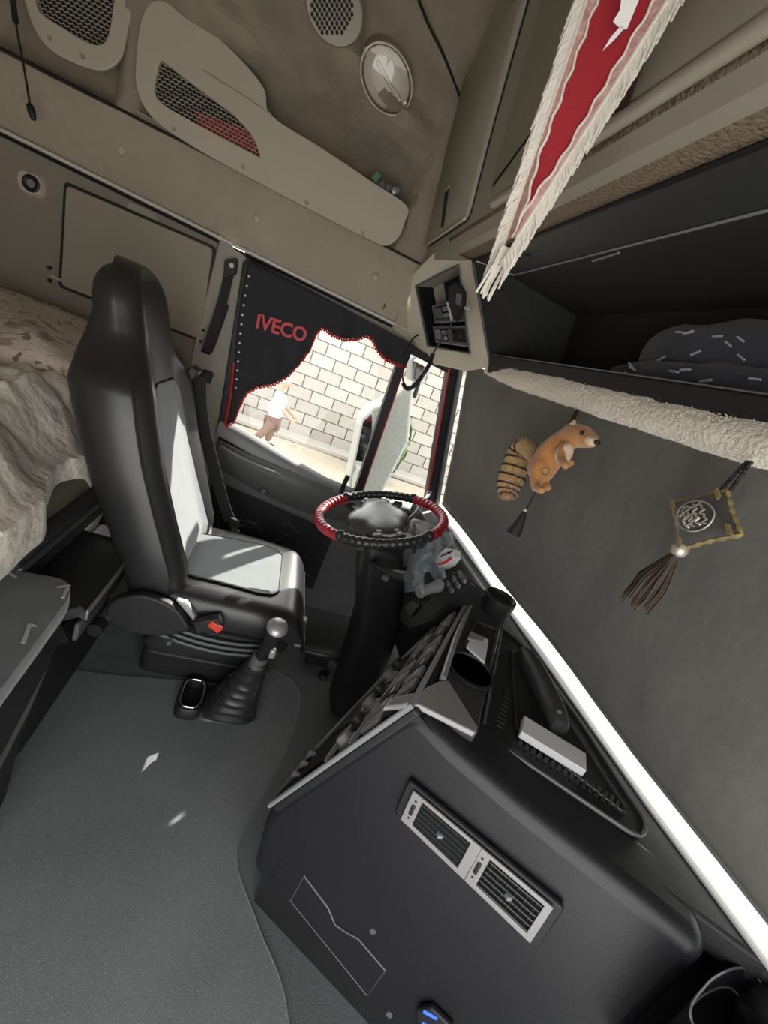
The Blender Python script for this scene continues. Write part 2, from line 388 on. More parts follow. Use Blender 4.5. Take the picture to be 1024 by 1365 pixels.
def headfn(u, v):
    k = v * (len(pl_s) - 1); i = min(int(k), len(pl_s) - 2); f = k - i
    a = pl_s[i].lerp(pl_s[i + 1], f); b = ho_s[i].lerp(ho_s[i + 1], f)
    z_ = lerp(a.y, b.y, .5); xe = cabx(z_) + .004
    x = lerp(-1.34, xe, u)
    m = sstep(-.74, -.60, x) * (1 - sstep(.19, .235, x)) + sstep(-1.3, -1.15, x) * (1 - sstep(-.82, -.76, x))
    p = a.lerp(b, m)
    wob = .026 * nz((x * 2.2 + p.y * 2, p.y * 2.5, .7)) + .006 * nz((x * 7, p.y * 7, 3))
    q_ = p.y + .30 * x; hi_ = sstep(1.80, 1.93, p.y)
    fold = (.085 * math.exp(-((q_ - 2.03) / .042) ** 2) - .055 * math.exp(-((q_ - 1.93) / .04) ** 2) - .05 * math.exp(-((q_ - 2.135) / .035) ** 2) + .035 * math.exp(-((q_ - 2.20) / .03) ** 2)) * hi_ * (1 - sstep(2.2, 2.3, p.y)) * (1 - sstep(.12, .26, x) * .6)
    fade = min(1, (p.y - 1.69) / .06) if p.y < 1.75 else 1
    return V((x, p.x - (wob + fold * .8) * fade, p.y))
cl = sroot('ceiling', 'brown beige cloth headliner curving from the side wall into the roof', 'ceiling', (-.3, 1.0, 2.2))
obj('headliner', MB().grid(headfn, 80, len(pl_s) - 1), 'headliner', cl, smooth=True)
c0 = at(616, 136, 1, 1.745); c1 = at(560, 5, 2, 2.185)
obj('roof_panel_seam', MB().tube(sm([c0, c0.lerp(c1, .5) + V((0, .0, .005)), c1, V((-.2, 1.38, 2.255)), V((-.8, 1.1, 2.285))], 6), .004, 6), 'black_plastic', cl)
sl = at(7, 67, 1, 1.928), at(560, 352, 1, 1.928)
obj('headliner_seam', MB().tube([V((-1.34, 1.926, 1.692)), sl[0], sl[0].lerp(sl[1], .5), sl[1]], .005, 6), 'black_plastic', cl)

# back wall
struct('wall_rear', MB().box((-1.36, .80, 1.15), (.04, 2.5, 2.35)), 'wall_fabric')
# passenger side: unseen wall panels around an open door, added to darken the ceiling
wr = sroot('wall_right', 'unseen passenger side wall around the open door, added to darken the ceiling', 'wall', (-.3, -.5, 0))
obj('upper_panel', MB().box((-.3, -.48, 1.93), (2.1, .05, .82)), 'wall_fabric', wr)
obj('rear_panel', MB().box((-1.01, -.48, .75), (.70, .05, 1.55)), 'wall_fabric', wr)  # unseen, cut short to let more light reach the bunk


# ------------------------------------------------------------------ driver door
DX0 = -.232
belt = [(-.222, .815), (.0, .765), (.287, .700), (.42, .690), (.80, .700)]
def beltz(x): return interp(belt, x)
dr = sroot('door_1', 'dark grey driver door with sloping sill, armrest and pocket', 'door', (.2, 2.0, .05))
obj('door_panel', MB().prism([V((x, WY, z)) for x, z in [(-.225, -.02), (.85, -.02), (.83, .69), (.42, .685), (.287, .695), (.0, .76), (-.222, .808)]], (0, .07, 0)), 'door_grey', dr, bevel=.006)
# sill cap
obj('sill_cap', MB().loft([[V((x, 1.99, beltz(x) + .012)), V((x, 1.94, beltz(x) + .004)), V((x, 1.925, beltz(x) - .016)), V((x, 1.925, beltz(x) - .055)), V((x, 1.985, beltz(x) - .075))] for x in [-.222 + i * 1.03 / 24 for i in range(25)]]), 'mid_grey', dr, smooth=True)
# armrest shelf swelling out of the panel
def arm_ring(x):
    t = (x + .21) / .92; top = lerp(.735, .645, t); d = .05 + .05 * math.sin(min(1, t * 1.5) * math.pi) ** .7 * (1 - .3 * t)
    h = .11 + .05 * math.sin(math.pi * min(1, t * 1.2))
    return [V((x, 1.985, top)), V((x, 1.985 - d * .8, top + .004)), V((x, 1.985 - d, top - .018)), V((x, 1.985 - d, top - .045)), V((x, 1.985 - d * .55, top - h)), V((x, 1.985, top - h - .02))]
obj('armrest', MB().loft([arm_ring(-.21 + .92 * i / 24) for i in range(25)]), 'door_grey', dr, smooth=True)
g = sm([V((-.19, 1.905, .722)), V((-.10, 1.885, .706)), V((.02, 1.878, .694)), V((.08, 1.893, .686))], 6)
obj('grab_handle', MB().tube(g, .012, 8, flat=.7), 'mid_grey', dr, smooth=True)
obj('round_cap', MB().lathe([(.0005, .008), (.011, .008), (.014, 0)], (.035, 1.905, .585), (0, -1, 0), 16), 'grey_plastic', dr, smooth=True)
rl = obj('release_lever', MB().prism([V((x, 1.93, z)) for x, z in ((.10, .672), (.24, .648), (.25, .662), (.12, .69))], (0, -.025, 0)), 'mid_grey', dr, bevel=.004)
obj('lock_button', MB().tube([V((.372, 1.93, .66)), V((.372, 1.93, .735)), V((.375, 1.93, .768))], [.010, .011, .012], 10), 'black_plastic', dr, smooth=True)
def pocket(u, v):
    x = lerp(-.19, .42, u); z = lerp(.12, lerp(.545, .46, u), v); return V((x, 1.963 - .02 * math.sin(math.pi * v) * math.sin(math.pi * u), z))
obj('pocket_cloth', MB().grid(pocket, 16, 10), 'curtain_black', dr, smooth=True)
for i in range(22):
    a = V((random.uniform(-.15, .35), 0, random.uniform(.2, .46))); b = a + V((random.uniform(-.12, .12), 0, random.uniform(-.1, .1)))
    q = []
    for t in (0, .5, 1):
        c = a.lerp(b, t); u_ = (c.x + .19) / .61; v_ = (c.z - .12) / (lerp(.545, .46, max(0, min(1, u_))) - .12)
        q.append(pocket(max(0, min(1, u_)), max(0, min(1, v_))) + V((0, -.002, 0)))
    obj('woven_stroke', MB().tube(q, .0009, 4), 'mid_grey', dr)
# window frame of the door
def bar2(name, pts, wd, dp, mt, par, y=1.965):
    m_ = MB()
    for (a, b) in zip(pts, pts[1:]): m_.bar(V((a[0], y, a[1])), V((b[0], y, b[1])), dp, wd, V((0, 1, 0)).cross((V((b[0], 0, b[1])) - V((a[0], 0, a[1]))).normalized()))
    return obj(name, m_, mt, par, bevel=.004)
bar2('window_frame_rear', [(-.212, .81), (-.277, 1.435)], .030, .05, 'black_plastic', dr)
bar2('window_frame_top', [(-.285, 1.438), (.42, 1.385), (.66, 1.37)], .030, .05, 'black_plastic', dr)
bar2('window_divider', [(.413, 1.38), (.452, .70)], .036, .05, 'black_plastic', dr)
obj('window_seal', MB().tube([V((.432, 1.938, 1.37)), V((.470, 1.938, .70))], .004, 6), 'red_leather', dr)
wn = struct('window_1', MB().prism([V((x, 1.995, z)) for x, z in ((-.275, 1.44), (.42, 1.385), (.45, .69), (.287, .69), (0, .755), (-.21, .80))], (0, .004, 0)), 'glass', label='clear door window pane behind the black curtain', cat='window')
wq = struct('window_2', MB().prism([V((x, 1.995, z)) for x, z in ((.425, 1.385), (.64, 1.37), (.80, .74), (.80, .70), (.452, .69))], (0, .004, 0)), 'glass', label='clear triangular front quarter window pane beside the windscreen pillar', cat='window')
# windscreen pillar
pil = sroot('trim_2', 'dark windscreen pillar with a red edging and pale inner cover', 'pillar', (.7, 1.96, .7))
pa, pb = V((.622, 1.965, 1.40)), V((.805, 1.965, .72))
obj('pillar_core', MB().bar(pa + V((.02, .01, 0)), pb + V((.02, .01, 0)), .05, .050, V((1, 0, .27))), 'black_plastic', pil, bevel=.006)
obj('red_edging', MB().tube([pa + V((-.002, -.022, 0)), pb + V((-.002, -.022, 0))], .006, 8), 'red_leather', pil, smooth=True)
obj('pillar_cover', MB().bar(pa + V((.055, -.01, 0)), pb + V((.055, -.01, 0)), .05, .020, V((1, 0, .27))), 'mid_grey', pil, bevel=.005)
# windscreen
ws = struct('window_3', MB().prism([V((1.02, -.45, .74)), V((1.02, 2.02, .74)), V((.80, 2.02, 1.72)), V((.80, -.45, 1.72))], (.005, 0, 0)), 'glass', label='large windscreen pane behind the grey curtain', cat='window')

# ================================================================== CURTAINS
# grey windscreen curtain
def gc(u, v):
    y = lerp(-.45, 1.925, u); z = lerp(.788, 1.42, v)
    x = lerp(.868, .702, v) + .006 * math.sin(y * 9 + 1.2 * math.sin(v * 3)) * (1 - .4 * v) + .007 * nz((y * 2.4, z * 3, .4)) + .003 * nz((y * 9, z * 3, 4))
    x -= .03 * sstep(1.80, 1.925, y) * 0
    return V((x, y, z))
wc = thing('windscreen_curtain', 'plain grey cloth curtain drawn across the whole windscreen', 'curtain', (.85, .9, .8))
obj('cloth', MB().grid(gc, 110, 24), 'curtain_grey', wc, smooth=True, solid=.003)
obj('hem', MB().tube([gc(i / 60, .0) for i in range(61)], .0045, 6), 'curtain_grey', wc, smooth=True)

# black side curtain with scalloped opening
bot = [(302, 566), (313, 562), (323, 540), (333, 524), (348, 516), (366, 512), (384, 501), (400, 484), (414, 465), (424, 441), (431, 436), (444, 446), (460, 452), (478, 451), (490, 447), (497, 452), (503, 466), (514, 478), (528, 484), (537, 487)]
cy = 1.925
botw = [at(a, b, 1, cy) for a, b in bot]
bt = [(p.x, p.z) for p in botw]
def topz(x): return lerp(1.452, 1.405, (x + .28) / .70)
xl, xr = bt[0][0], bt[-1][0] + .015
def sc(u, v):
    x = lerp(xl, xr, u); zb = interp(bt, x); z = lerp(zb, topz(x), v)
    xx = x - .078 * sstep(.0, 1, (z - .8) / .62) * (1 - sstep(0, .25, u))
    y = cy + .010 * math.sin(x * 34 + 2 * math.sin(z * 5)) * (.4 + .6 * (1 - v)) + .006 * nz((x * 6, z * 4, 1))
    return V((xx, y, z))
scn = thing('side_curtain', 'black side window curtain with red trim and red lettering, tied in scallops', 'curtain', (.1, cy, .8))
obj('cloth', MB().grid(sc, 90, 24), 'curtain_black', scn, smooth=True, solid=.003)
rf = []
for i in range(0, 401):
    u = i / 400; p = sc(u, 0); rf.append(p + V((0, -.006 + .004 * math.sin(i * 1.3), -.004 + .006 * math.sin(i * .9))))
obj('red_ruffle', MB().tube(rf, .0042, 5, flat=.6), 'red_trim', scn, smooth=True)
obj('side_piping', MB().tube([sc(0, v / 20) + V((-.004, -.004, 0)) for v in range(0, 9)], .005, 6), 'red_trim', scn, smooth=True)
for i in range(13):
    p = sc(0.012, .25 + i * .055); obj('eyelet', MB().lathe([(.0005, .003), (.0035, .003), (.0045, 0)], p + V((.006, -.006, 0)), (0, -1, 0), 8), 'silver', scn)
ta = at(340, 436, 1, cy - .014); tb = at(407, 456, 1, cy - .014)
exd = (tb - ta).normalized(); eyd = V((0, -1, 0)).cross(exd) * -1
eyd = V((-exd.z, 0, exd.x)); 
tm, tw = text_mb('IVECO', .052, (0, 0, 0), (1, 0, 0), (0, 0, 1), 0, .03)
kx = (tb - ta).length / tw
for p in tm.v: q = ta + exd * (p.x * kx) + eyd * p.z; p.x, p.y, p.z = q.x, q.y, q.z
lt = obj('lettering', tm, 'red_print', scn); lt['label'] = 'red capital letters IVECO on the black curtain'

# ================================================================== UPPER SIDE WALL FITTINGS
def mesh_grille(poly, y_fn, pitch, name, par, mat='mesh_metal', th=.0016):
    """expanded metal: zig-zag strands clipped to an outline given in x,z"""
    xs = [p[0] for p in poly]; zs = [p[1] for p in poly]
    def inside(x, z):
        c = False; n = len(poly)
        for i in range(n):
            (x1, z1), (x2, z2) = poly[i], poly[(i + 1) % n]
            if (z1 > z) != (z2 > z) and x < (x2 - x1) * (z - z1) / (z2 - z1) + x1: c = not c
        return c
    m_ = MB(); pw, ph = pitch; nzr = int((max(zs) - min(zs)) / ph) + 2
    for r_ in range(nzr):
        z0 = min(zs) + r_ * ph; k = 0; x = min(xs)
        while x < max(xs):
            for sgn in (0, 1):
                a = V((x + sgn * pw / 2, 0, z0 + (ph * .5 if (sgn ^ (r_ & 1)) else 0)))
                b = V((x + (sgn + 1) * pw / 2, 0, z0 + (ph * .5 if not (sgn ^ (r_ & 1)) else 0)))
                if inside((a.x + b.x) / 2, (a.z + b.z) / 2):
                    a.y = y_fn(a.x, a.z); b.y = y_fn(b.x, b.z); m_.bar(a, b, th, th * 1.9)
            x += pw
    return obj(name, m_, mat, par)
def rim_points(pxs, y, n=5): return sm([at(a, b, 1, y) for a, b in pxs], n, True)

# storage shelf with a solid front and mesh window
bin_y = 1.868
def plate(pxs, y, yin, name, mt, par, hole=None, bevel=.006):
    o = rim_points(pxs, y); return obj(name, MB().prism(o, (0, yin, 0)), mt, par, bevel=bevel)
out1 = [(205, 2), (188, 30), (181, 95), (186, 128), (203, 156), (240, 184), (300, 219), (400, 272), (480, 313), (512, 327), (530, 318), (540, 295), (542, 274), (500, 245), (430, 198), (362, 154), (352, 118), (318, 76), (270, 33), (232, 8)]
hole1 = [(214, 82), (209, 100), (207, 124), (216, 138), (240, 153), (280, 175), (320, 196), (345, 209), (347, 210), (346, 205), (340, 188), (328, 170), (310, 152), (285, 133), (262, 116), (240, 99), (226, 88), (218, 82)]
sb = thing('storage_shelf', 'long beige wall shelf front with a mesh window, open toward the cab front', 'shelf', (-.2, bin_y, 1.68))
O = rim_points(out1, bin_y, 4); H = rim_points(hole1, bin_y, 4)
# resample both outlines to the same count by angle around the hole centre, then frame + remainder
def resample(pl, n):
    L = [0]
    for a, b in zip(pl, pl[1:] + pl[:1]): L.append(L[-1] + (b - a).length)
    out = []
    for i in range(n):
        d = L[-1] * i / n; k = max(j for j in range(len(pl)) if L[j] <= d); out.append(pl[k].lerp(pl[(k + 1) % len(pl)], (d - L[k]) / max(1e-9, L[k + 1] - L[k])))
    return out
def plate_with_hole(name, outer, hole, vec, mt, par, bevel=.004):
    bm = bmesh.new(); es = []
    for loop in (outer, hole):
        vv = [bm.verts.new(p) for p in loop]
        es += [bm.edges.new((vv[i], vv[(i + 1) % len(vv)])) for i in range(len(vv))]
    r_ = bmesh.ops.triangle_fill(bm, edges=es, use_beauty=True, use_dissolve=False)
    mb = MB(); bm.verts.index_update(); base = [v.co.copy() for v in bm.verts]; n = len(base); vec = V(vec)
    fs = [[v.index for v in f.verts] for f in bm.faces]; bm.free()
    mb.add(base + [p + vec for p in base], fs + [[n + i for i in f][::-1] for f in fs])
    no = len(outer)
    for a0, cnt in ((0, no), (no, len(hole))):
        for i in range(cnt): j = (i + 1) % cnt; mb.f.append([a0 + i, a0 + j, n + a0 + j, n + a0 + i])
    return obj(name, mb, mt, par, bevel=bevel, angle=60)
plate_with_hole('front_panel', O, H, (0, .014, 0), 'beige_plastic', sb)
obj('shelf_floor', MB().prism([V((-.70, bin_y + .01, 1.70)), V((.20, bin_y + .01, 1.70)), V((.20, 1.985, 1.70)), V((-.70, 1.985, 1.70))], (0, 0, .006)), 'headliner', sb)
mesh_grille([(p.x, p.z) for p in H], lambda x, z: bin_y + .010, (.0145, .0105), 'mesh_window', sb)
obj('mesh_backing', MB().prism([p + V((0, .035, 0)) for p in H], (0, .003, 0)), 'grille_black', sb)
obj('crease', MB().tube([at(270, 93, 1, bin_y - .001), at(320, 124, 1, bin_y - .001), at(362, 152, 1, bin_y - .001)], .0018, 6), 'tan_plastic', sb)
for a, b in ((231, 172), (324, 222), (409, 270), (484, 311)):
    obj('screw_cap', MB().lathe([(.0005, .003), (.006, .003), (.007, 0)], at(a, b, 1, bin_y), (0, -1, 0), 12), 'tan_plastic', sb, smooth=True)
rc = MB().grid(lambda u, v: at(lerp(262, 345, u), lerp(148 + 30 * u, 178 + 30 * u, v), 1, bin_y + .024 + .004 * math.sin(u * 17)), 14, 6)
tag(obj('folded_cloth', rc, 'flag_red', smooth=True, solid=.006), 'red cloth showing behind the mesh window of the wall shelf', 'cloth')
it = thing('key_bundle', 'small bundle with a green tag poking out of the wall shelf', 'keys', at(515, 245, 1, 1.90))
obj('tag', MB().box(at(502, 236, 1, 1.895), (.022, .006, .03), Matrix.Rotation(.4, 3, 'Y')), 'green_item', it, bevel=.002)
for a, b in ((510, 246), (518, 250), (526, 254), (531, 252)):
    obj('key', MB().ell(at(a, b, 1, 1.893), (.012, .005, .014), None, 10, 6), 'grey_plastic' if a != 526 else 'silver', it, smooth=True)

# second shelf front, mesh cut by the top of the picture
out2 = [(20, -40), (30, -5), (45, 38), (66, 65), (98, 83), (130, 93), (150, 88), (163, 72), (170, 40), (178, 0), (183, -40), (100, -75)]
hole2 = [(44, -40), (47, 0), (56, 18), (84, 36), (110, 52), (128, 59), (140, 54), (146, 36), (150, 8), (154, -30), (100, -60)]
s2 = thing('storage_shelf', 'smaller beige wall shelf front with rounded corners and a dark mesh above the bunk', 'shelf', at(100, 90, 1, bin_y))
O2 = rim_points(out2, bin_y, 4); H2 = rim_points(hole2, bin_y, 4)
plate_with_hole('front_panel', O2, H2, (0, .014, 0), 'beige_plastic', s2)
mesh_grille([(p.x, p.z) for p in H2], lambda x, z: bin_y + .010, (.0145, .0105), 'mesh_window', s2)
obj('mesh_backing', MB().prism([p + V((0, .035, 0)) for p in H2], (0, .003, 0)), 'grille_black', s2)
for a, b in ((66, 50), (110, 75)):
    obj('screw_cap', MB().lathe([(.0005, .003), (.006, .003), (.007, 0)], at(a, b, 1, bin_y), (0, -1, 0), 12), 'tan_plastic', s2, smooth=True)

# dome lamp and loudspeaker on the sloping headliner
def frame_on(px, py, o, n):
    p = atp(px, py, o, n); return p
so_, sn = V((0, 1.715, 2.065)), V((.1, -.80, -.55)).normalized()
def oval(cx, cy_, rx, ry, rot, n=28, k=1.0):
    return [(cx + k * (rx * math.cos(t) * math.cos(rot) - ry * math.sin(t) * math.sin(rot)), cy_ + k * (rx * math.cos(t) * math.sin(rot) + ry * math.sin(t) * math.cos(rot))) for t in [2 * math.pi * i / n for i in range(n)]]
def oval3(cx, cy_, rx, ry, rot, d, k=1.0, n=28, o=so_): return [atp(a, b, o, sn) + sn * d for a, b in oval(cx, cy_, rx, ry, rot, n, k)]
LR = math.radians(-18)
dl = thing('dome_lamp', 'oval clear dome lamp with pale rim on the sloping headliner', 'lamp', atp(515, 103, so_, sn))
obj('base_plate', MB().loft([oval3(515, 103, 32, 50, LR, d, k) for k, d in ((1.02, -.09), (1.02, .006), (.95, .010), (.90, .006))]), 'tan_plastic', dl, smooth=True)
obj('reflector', MB().loft([oval3(515, 103, 32, 50, LR, d, k) for k, d in ((.90, .004), (.86, .007), (.3, .009))]), 'lamp_reflector', dl, smooth=True)
obj('bulb', MB().tube([atp(a, b, so_, sn) + sn * .014 for a, b in ((503, 80), (520, 112), (533, 132))], .006, 8), 'lens', dl, smooth=True)
obj('clear_cover', MB().loft([oval3(515, 103, 32, 50, LR, d, k) for k, d in ((1.0, .008), (.97, .018), (.85, .026), (.6, .031), (.25, .034))]), 'clear_plastic', dl, smooth=True)
for a, b in ((489, 68), (540, 137)):
    obj('clip', MB().lathe([(.0005, .016), (.008, .014), (.011, .004)], atp(a, b, so_, sn), sn, 12), 'lens', dl, smooth=True)
rimp = oval3(515, 103, 32, 50, LR, .012, .98, 40)
obj('rim', MB().tube(rimp, .004, 6, True), 'lens', dl, smooth=True)
ls = thing('loudspeaker', 'oval loudspeaker cover with a perforated field in the headliner', 'loudspeaker', atp(445, 18, so_, sn))
obj('surround', MB().loft([oval3(446, 10, 36, 54, LR, d, k) for k, d in ((1.02, -.08), (1.02, .005), (.97, .009), (.90, .008))]), 'tan_plastic', ls, smooth=True)
dots = MB()
for i in range(-4, 5):
    for j in range(-6, 7):
        a, b = 443 + i * 6.6 + (3.3 if j & 1 else 0), 6 + j * 6.0
        if ((a - 443) / 30) ** 2 + ((b - 6) / 42) ** 2 < 1:
            dots.lathe([(.0005, .0008), (.0052, .0008), (.0052, 0)], atp(a, b, so_, sn) + sn * .009, sn, 6)
po = obj('perforation', dots, 'black_fur', ls); po['kind'] = 'stuff'

# hatch cover, socket, strap and handle on the lower side wall
hc = thing('hatch_cover', 'flat rectangular tan hatch cover on the side wall behind the seat', 'cover', at(175, 445, 1, WY))
hq = [at(a, b, 1, WY - .012) for a, b in ((88, 246), (284, 331), (266, 452), (81, 380))]
def rr(q, r, n=4):
    out = []; N = len(q)
    for i in range(N):
        p, a, b = q[i], q[i - 1], q[(i + 1) % N]; da = (a - p).normalized() * r; db = (b - p).normalized() * r
        for k in range(n + 1):
            t = k / n; out.append((p + da) * (1 - t) ** 2 + p * 2 * t * (1 - t) + (p + db) * t * t)
    return out
obj('gap_frame', MB().prism([p + V((0, .006, 0)) for p in rr([hq[0] + V((-.010, 0, .010)), hq[1] + V((.010, 0, .010)), hq[2] + V((.010, 0, -.010)), hq[3] + V((-.010, 0, -.010))], .02)], (0, .006, 0)), 'black_plastic', hc)
obj('cover_plate', MB().prism(rr(hq, .018), (0, .012, 0)), 'tan_plastic', hc, bevel=.003)
for a, b in ((67, 357), (67, 374), (272, 440), (268, 455)):
    obj('catch', MB().lathe([(.0005, .012), (.006, .012), (.007, 0)], at(a, b, 1, WY), (0, -1, 0), 10), 'black_plastic', hc, smooth=True)
for a, b in ((74, 370), (262, 447)):
    obj('catch_arm', MB().bar(at(a - 6, b - 3, 1, WY - .008), at(a + 8, b + 4, 1, WY - .008), .006, .008), 'beige_plastic', hc)
obj('finger_notch', MB().prism([at(a, b, 1, WY - .001) for a, b in ((172, 268), (206, 283), (214, 298), (168, 278))], (0, -.004, 0)), 'tan_plastic', hc, bevel=.002)
ck = thing('rotary_knob', 'round ringed switch in a raised square surround on the side wall', 'switch', at(42, 245, 1, WY))
kq = [at(a, b, 1, WY) for a, b in ((22, 222), (60, 234), (62, 268), (24, 256))]
obj('surround', MB().loft([[p for p in rr(kq, .03)], [p + V((0, -.012, 0)) for p in rr([kq[0].lerp(kq[2], .08), kq[1].lerp(kq[3], .08), kq[2].lerp(kq[0], .08), kq[3].lerp(kq[1], .08)], .028)]]), 'beige_plastic', ck, smooth=True)
kc = at(42, 245, 1, WY - .012)
obj('ring', MB().lathe([(.016, 0), (.025, 0), (.026, .006), (.022, .008), (.018, .004)], kc, (0, -1, 0), 20), 'black_plastic', ck, smooth=True)
obj('dial', MB().lathe([(.0005, .006), (.012, .006), (.014, 0)], kc, (0, -1, 0), 16), 'mid_grey', ck, smooth=True)

rod = thing('hanging_cable', 'thin black cable with end fitting hanging down the side wall above the bunk', 'cable', at(43, 155, 1, 1.84))
pth = [at(a, b, 1, 1.84) for a, b in ((14, -40), (17, 0), (21, 30), (32, 90), (40, 140))]
obj('cable', MB().tube(sm(pth, 5), .0032, 8), 'black_plastic', rod, smooth=True)
obj('sleeve', MB().tube([pth[0], pth[1], pth[2]], .008, 8), 'black_plastic', rod, smooth=True)
obj('end_fitting', MB().tube(sm([at(39, 138, 1, 1.84), at(42, 148, 1, 1.84), at(45, 160, 1, 1.84)], 4), [.006, .009, .010, .010, .011, .010, .009, .008, .006], 10), 'black_plastic', rod, smooth=True)

gs = thing('grab_strap', 'black webbing grab strap hanging on the door pillar', 'strap', at(275, 470, 1, 1.95))
def ribbon(path, w_, t, side=V((1, 0, 0))):
    m_ = MB(); path = [V(p) for p in path]; rings = []
    for i, p in enumerate(path):
        d = (path[min(i + 1, len(path) - 1)] - path[max(i - 1, 0)]).normalized(); s = (side - d * side.dot(d)).normalized(); n_ = d.cross(s)
        rings.append([p + s * w_ / 2 + n_ * t / 2, p - s * w_ / 2 + n_ * t / 2, p - s * w_ / 2 - n_ * t / 2, p + s * w_ / 2 - n_ * t / 2])
    return m_.loft(rings)
gp = [at(a, b, 1, y) for a, b, y in ((308, 352, 1.955), (302, 380, 1.945), (293, 415, 1.93), (282, 448, 1.92), (276, 466, 1.925), (274, 470, 1.94), (280, 462, 1.955), (290, 435, 1.958), (300, 405, 1.958))]
obj('webbing', ribbon(sm(gp, 5), .034, .004), 'black_thread', gs, smooth=True)
obj('top_bracket', MB().prism(rr([at(a, b, 1, 1.96) for a, b in ((301, 347), (318, 345), (316, 366), (299, 372))], .008), (0, -.022, 0)), 'black_plastic', gs, bevel=.004)
obj('screw', MB().lathe([(.0005, .004), (.008, .004), (.010, 0)], at(309, 354, 1, 1.938), (0, -1, 0), 12), 'silver', gs, smooth=True)
gh = thing('pillar_handle', 'small curved dark grey handle beside the driver seat belt', 'handle', at(270, 510, 1, 1.95))
obj('grip', MB().tube(sm([at(281, 500, 1, 1.965), at(272, 500, 1, 1.92), at(258, 504, 1, 1.89), at(246, 515, 1, 1.89), at(238, 528, 1, 1.90)], 5), [.013] * 5 + [.012] * 16, 8, flat=.8), 'dark_plastic', gh, smooth=True)
obj('inner_hook', MB().tube(sm([at(262, 506, 1, 1.90), at(262, 518, 1, 1.91), at(252, 530, 1, 1.92), at(240, 535, 1, 1.93)], 4), .007, 6), 'black_plastic', gh, smooth=True)
obj('foot', MB().box(at(276, 502, 1, 1.962), (.04, .02, .05)), 'dark_plastic', gh, bevel=.006)

# ================================================================== OVERHEAD FRONT
def kp(px, py, d=0):
    o = V((.345, 1, 1.74)); n = V((-.39, 0, -.1)).normalized(); return atp(px, py, o, n) + n * d
KN = V((-.39, 0, -.1)).normalized()
oc = thing('overhead_cabinet', 'olive beige overhead cabinet across the cab front above the windscreen', 'cabinet', (.4, .8, 1.72))
obj('body', MB().prism([V((.362, -.45, 1.70)), V((.345, -.45, 1.738)), V((.245, -.45, 2.13)), V((.19, -.45, 2.34)), V((.75, -.45, 2.34)), V((.82, -.45, 1.75)), V((.45, -.45, 1.715))], (0, 2.385, 0)), 'cabinet', oc)
def kdoor(name, q, r, mt='cabinet'):
    ps = rr([V(p) for p in q], r); c = sum(ps, V()) / len(ps)
    d_ = obj(name, MB().loft([[p for p in ps], [p + KN * .012 for p in ps], [c + (p - c) * .97 + KN * .017 for p in ps]]), mt, oc, smooth=True)
    obj('door_gap', MB().tube([p + KN * .001 for p in [c + (p - c) * 1.012 for p in ps]], .0035, 6, True), 'black_plastic', oc)
    return d_
def K(y, z): return V((cabx(z), y, z))
da = kdoor('cabinet_door', [K(1.90, 1.755), K(1.435, 1.755), K(1.375, 1.93), K(1.27, 2.16), K(1.70, 2.16), K(1.83, 1.95)], .03)
obj('handle_slot', MB().prism([p + KN * .0165 for p in [kp(594, 305), kp(598, 303), kp(605, 253), kp(600, 256)]], KN * .002), 'black_plastic', da)
obj('handle_lip', MB().tube([kp(600, 257, .02), kp(607, 250, .02)], .004, 6), 'tan_plastic', da)
lipd = MB().tube([K(1.90, 1.752) + KN * .016, K(1.435, 1.752) + KN * .016], .005, 8)
obj('bottom_lip', lipd, 'beige_plastic', da, smooth=True)
db = kdoor('cabinet_door', [K(1.255, 1.752), K(-.40, 1.745), K(-.40, 2.20), K(1.11, 2.20), K(1.20, 2.0), K(1.262, 1.80)], .03)
obj('bottom_lip', MB().tube([K(1.22, 1.744) + KN * .012, K(-.40, 1.738) + KN * .012], .012, 8), 'cabinet', db, smooth=True)
obj('dark_plate', MB().prism([p + KN * .019 for p in [kp(806, 166), kp(853, 146), kp(880, 70), kp(835, 60)]], KN * .004), 'maroon', db)
# plush strip under the doors
def pstrip(u, v):
    y = lerp(1.62, -.45, u); a = V((.345, y, 1.734)); b = V((.447, y, 1.711)); p = a.lerp(b, v)
    p.z -= .022 * math.sin(math.pi * v) * .6; p.x -= .012 * math.sin(math.pi * v); return p
obj('plush_strip', MB().grid(pstrip, 40, 6), 'plush', oc, smooth=True, solid=.004)

# open shelf: black tray behind a sloping face
os_ = thing('overhead_shelf', 'black open overhead shelf with beige radio corner and deep opening', 'shelf', (.6, .8, 1.40))
SF = [(.448, 1.708), (.658, 1.435)]
obj('top_band', MB().prism([V((.448, -.45, 1.708)), V((.448, 1.60, 1.708)), V((.56, 1.515, 1.700)), V((.56, -.45, 1.700))], (0, 0, .010)), 'dark_plastic', os_, bevel=.003)
obj('top_edge', MB().tube([V((.448, -.45, 1.706)), V((.446, 1.61, 1.706))], .005, 6), 'black_plastic', os_)
obj('inner_ceiling', MB().prism([V((.562, -.45, 1.697)), V((.562, 1.515, 1.697)), V((.80, 1.45, 1.665)), V((.80, -.45, 1.665))], (0, 0, .008)), 'shelf_black', os_)
obj('inner_line', MB().tube([V((.561, -.45, 1.698)), V((.561, 1.51, 1.698))], .003, 6), 'mid_grey', os_)
obj('back_wall', MB().prism([V((.80, -.45, 1.665)), V((.80, 1.45, 1.665)), V((.845, 1.45, 1.44)), V((.845, -.45, 1.44))], (.006, 0, 0)), 'shelf_black', os_)
obj('side_wall', MB().prism([V((.450, 1.598, 1.705)), V((.656, 1.598, 1.438)), V((.845, 1.45, 1.44)), V((.80, 1.45, 1.67)), V((.56, 1.515, 1.70))], (0, .012, 0)), 'shelf_black', os_)
